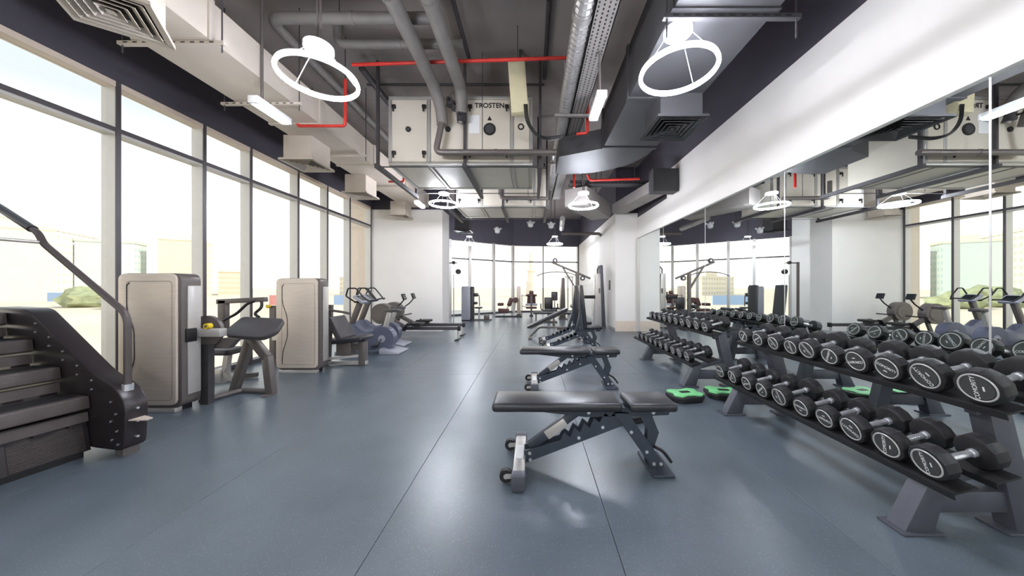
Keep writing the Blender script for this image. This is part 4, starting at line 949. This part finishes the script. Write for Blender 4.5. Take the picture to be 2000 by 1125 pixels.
# pale cabinet machine by the end windows
t = thing('row_machine', 'pale cabinet machine with chest pad by the end windows', 'weight machine', (-2.72, 11.75, 0))
MB().prism(rpoly([(0, 0.03), (0.34, 0.03), (0.34, 1.32), (0, 1.32)], 0.05), 0, 0.26, r=0.012).build('shroud', 'bike_pale', t)
MB().box(0.34, 0.46, 0.02, 0.26, 0.03, 1.31, r=0.03).build('side_guard', 'dark_steel', t)
MB().box(0.0, 0.4, 0.03, 0.2, 0, 0.04).build('base_foot', 'black', t)
MB().tube([(0.46, 0.1, 1.0), (0.66, 0.1, 0.98), (0.68, 0.1, 0.55)], 0.02, rad=0.05).build('mast', 'gun', t)
MB().box(0.46, 0.62, 0.02, 0.2, 0.92, 1.06, r=0.03).build('chest_pad', 'vinyl', t)
MB().box(0.46, 0.6, 0.02, 0.2, 0.62, 0.72, r=0.03).build('knee_pad', 'vinyl', t)
MB().box(0.5, 0.78, 0.0, 0.26, 0.46, 0.52, r=0.02).build('seat', 'vinyl', t)
MB().bar((0.66, 0.12, 0.0), (0.66, 0.12, 0.46), 0.06, 0.06).build('seat_post', 'silver', t)
MB().bar((0.4, 0.12, 0.03), (1.15, 0.12, 0.03), 0.08, 0.05).build('base_bar', 'gun', t)
MB().box(0.85, 1.05, 0.03, 0.21, 0.05, 0.22, r=0.02).build('foot_rest', 'gun', t)
# cable column
t = thing('cable_column', 'slim cable column with hanging handle beside the white wall block', 'weight machine', (-2.72, 10.6, 0))
MB().bar((0, 0, 0), (0, 0, 1.72), 0.03, 0.03).build('column', 'silver', t)
MB().bar((-0.3, 0, 0), (-0.3, 0, 2.15), 0.06, 0.06).build('mast', 'gun', t)
MB().bar((-0.3, 0, 2.12), (0.12, 0, 2.12), 0.04, 0.04).build('arm', 'gun', t)
MB().cyl((0.0, -0.03, 2.13), (0.0, 0.03, 2.13), 0.06, n=20).build('pulley', 'black', t)
MB().cyl((0.16, -0.04, 1.82), (0.16, 0.04, 1.82), 0.09, n=20).build('pulley', 'black', t)
MB().cyl((0.16, 0, 1.8), (0.16, 0, 1.5), 0.006, n=6).build('cable', 'black', t)
MB().tube([(0.16, 0, 1.5), (0.08, 0, 1.36), (0.24, 0, 1.36)], 0.012, closed=True).build('handle', 'alu', t)
MB().box(-0.4, 0.2, -0.2, 0.2, 0, 0.04).build('base', 'gun', t)
# leg curl with brown pads
t = thing('leg_curl_machine', 'brown padded leg curl machine on a low base before the end windows', 'weight machine', (-1.05, 13.3, 0))
MB().box(-0.55, 0.6, -0.2, 0.2, 0, 0.045, r=0.01).build('base', 'black', t)
MB().prism(rpoly([(-0.4, 0.18), (0.0, 0.16), (0.05, 0.34), (-0.44, 0.36)], 0.05), -0.15, 0.15, r=0.02).build('seat', 'vinyl_brown', t)
MB().box(-0.45, -0.2, -0.15, 0.15, 0.48, 0.6, r=0.03).build('knee_pad', 'vinyl_brown', t)
T = Matrix.Translation((0.08, 0, 0.62)) @ Matrix.Rotation(R(20), 4, 'Y')
MB().box(-0.09, 0.09, -0.16, 0.16, -0.16, 0.2, r=0.04, T=T).build('back_pad', 'vinyl_brown', t)
MB().cyl((0.32, -0.16, 0.72), (0.32, 0.16, 0.72), 0.12, n=20).build('roller', 'vinyl_brown', t)
MB().bar((-0.2, 0, 0.04), (0.12, 0, 0.7), 0.05, 0.06).build('mast', 'silver', t)
MB().bar((0.25, 0, 0.04), (0.32, 0, 0.72), 0.06, 0.06).build('roller_post', 'silver', t)
t = thing('weight_tower', 'narrow rounded weight tower between the two brown padded machines', 'weight machine', (-0.62, 13.7, 0))
MB().prism(rpoly([(-0.08, 0.0), (0.08, 0.0), (0.08, 1.34), (-0.08, 1.34)], 0.07), 0, 0.5, r=0.015).build('shroud', 'bronze', t)
MB().box(-0.1, 0.1, 0, 0.5, 0, 0.06).build('base', 'black', t)
t = thing('chest_press_machine', 'brown padded chest press chair facing the room at the end windows', 'weight machine', (-0.05, 13.6, 0))
MB().box(-0.10, 0.10, 0.1, 0.18, 0.98, 1.12, r=0.03).build('head_pad', 'vinyl_brown', t)
MB().prism(rpoly([(-0.2, 0.5), (0.2, 0.5), (0.17, 0.98), (-0.17, 0.98)], 0.05), 0.08, 0.16, r=0.02).build('back_pad', 'vinyl_brown', t)
MB().cyl((-0.24, 0.0, 0.92), (0.24, 0.0, 0.92), 0.045).build('shoulder_roller', 'vinyl_brown', t)
MB().box(-0.24, 0.24, -0.25, 0.12, 0.34, 0.42, r=0.03).build('seat', 'vinyl_brown', t)
MB().box(-0.26, 0.26, -0.02, 0.08, 0.46, 0.56, r=0.02).build('lap_pad', 'bike_pale', t)
MB().box(-0.04, 0.04, -0.1, 0.15, 0, 0.9).build('mast', 'gun', t)
MB().box(-0.08, 0.08, -0.2, 0.3, 0, 0.05).build('base', 'black', t)
MB().bar((-0.42, 0, 0.03), (-0.42, 0, 0.95), 0.03, 0.03).build('side_post', 'gun', t)
MB().bar((-0.42, 0, 0.45), (0, 0, 0.35), 0.03, 0.03).build('side_bar', 'gun', t)
MB().bar((-0.42, 0, 0.92), (-0.1, 0.05, 0.9), 0.02, 0.02).build('side_bar', 'gun', t)
tag(MB().box(2.40, 2.42, 9.55, 9.68, 1.2, 1.5, r=0.004).build('wall_switch', 'duct_dark'), 'small grey control plate on the white side wall', 'wall switch')
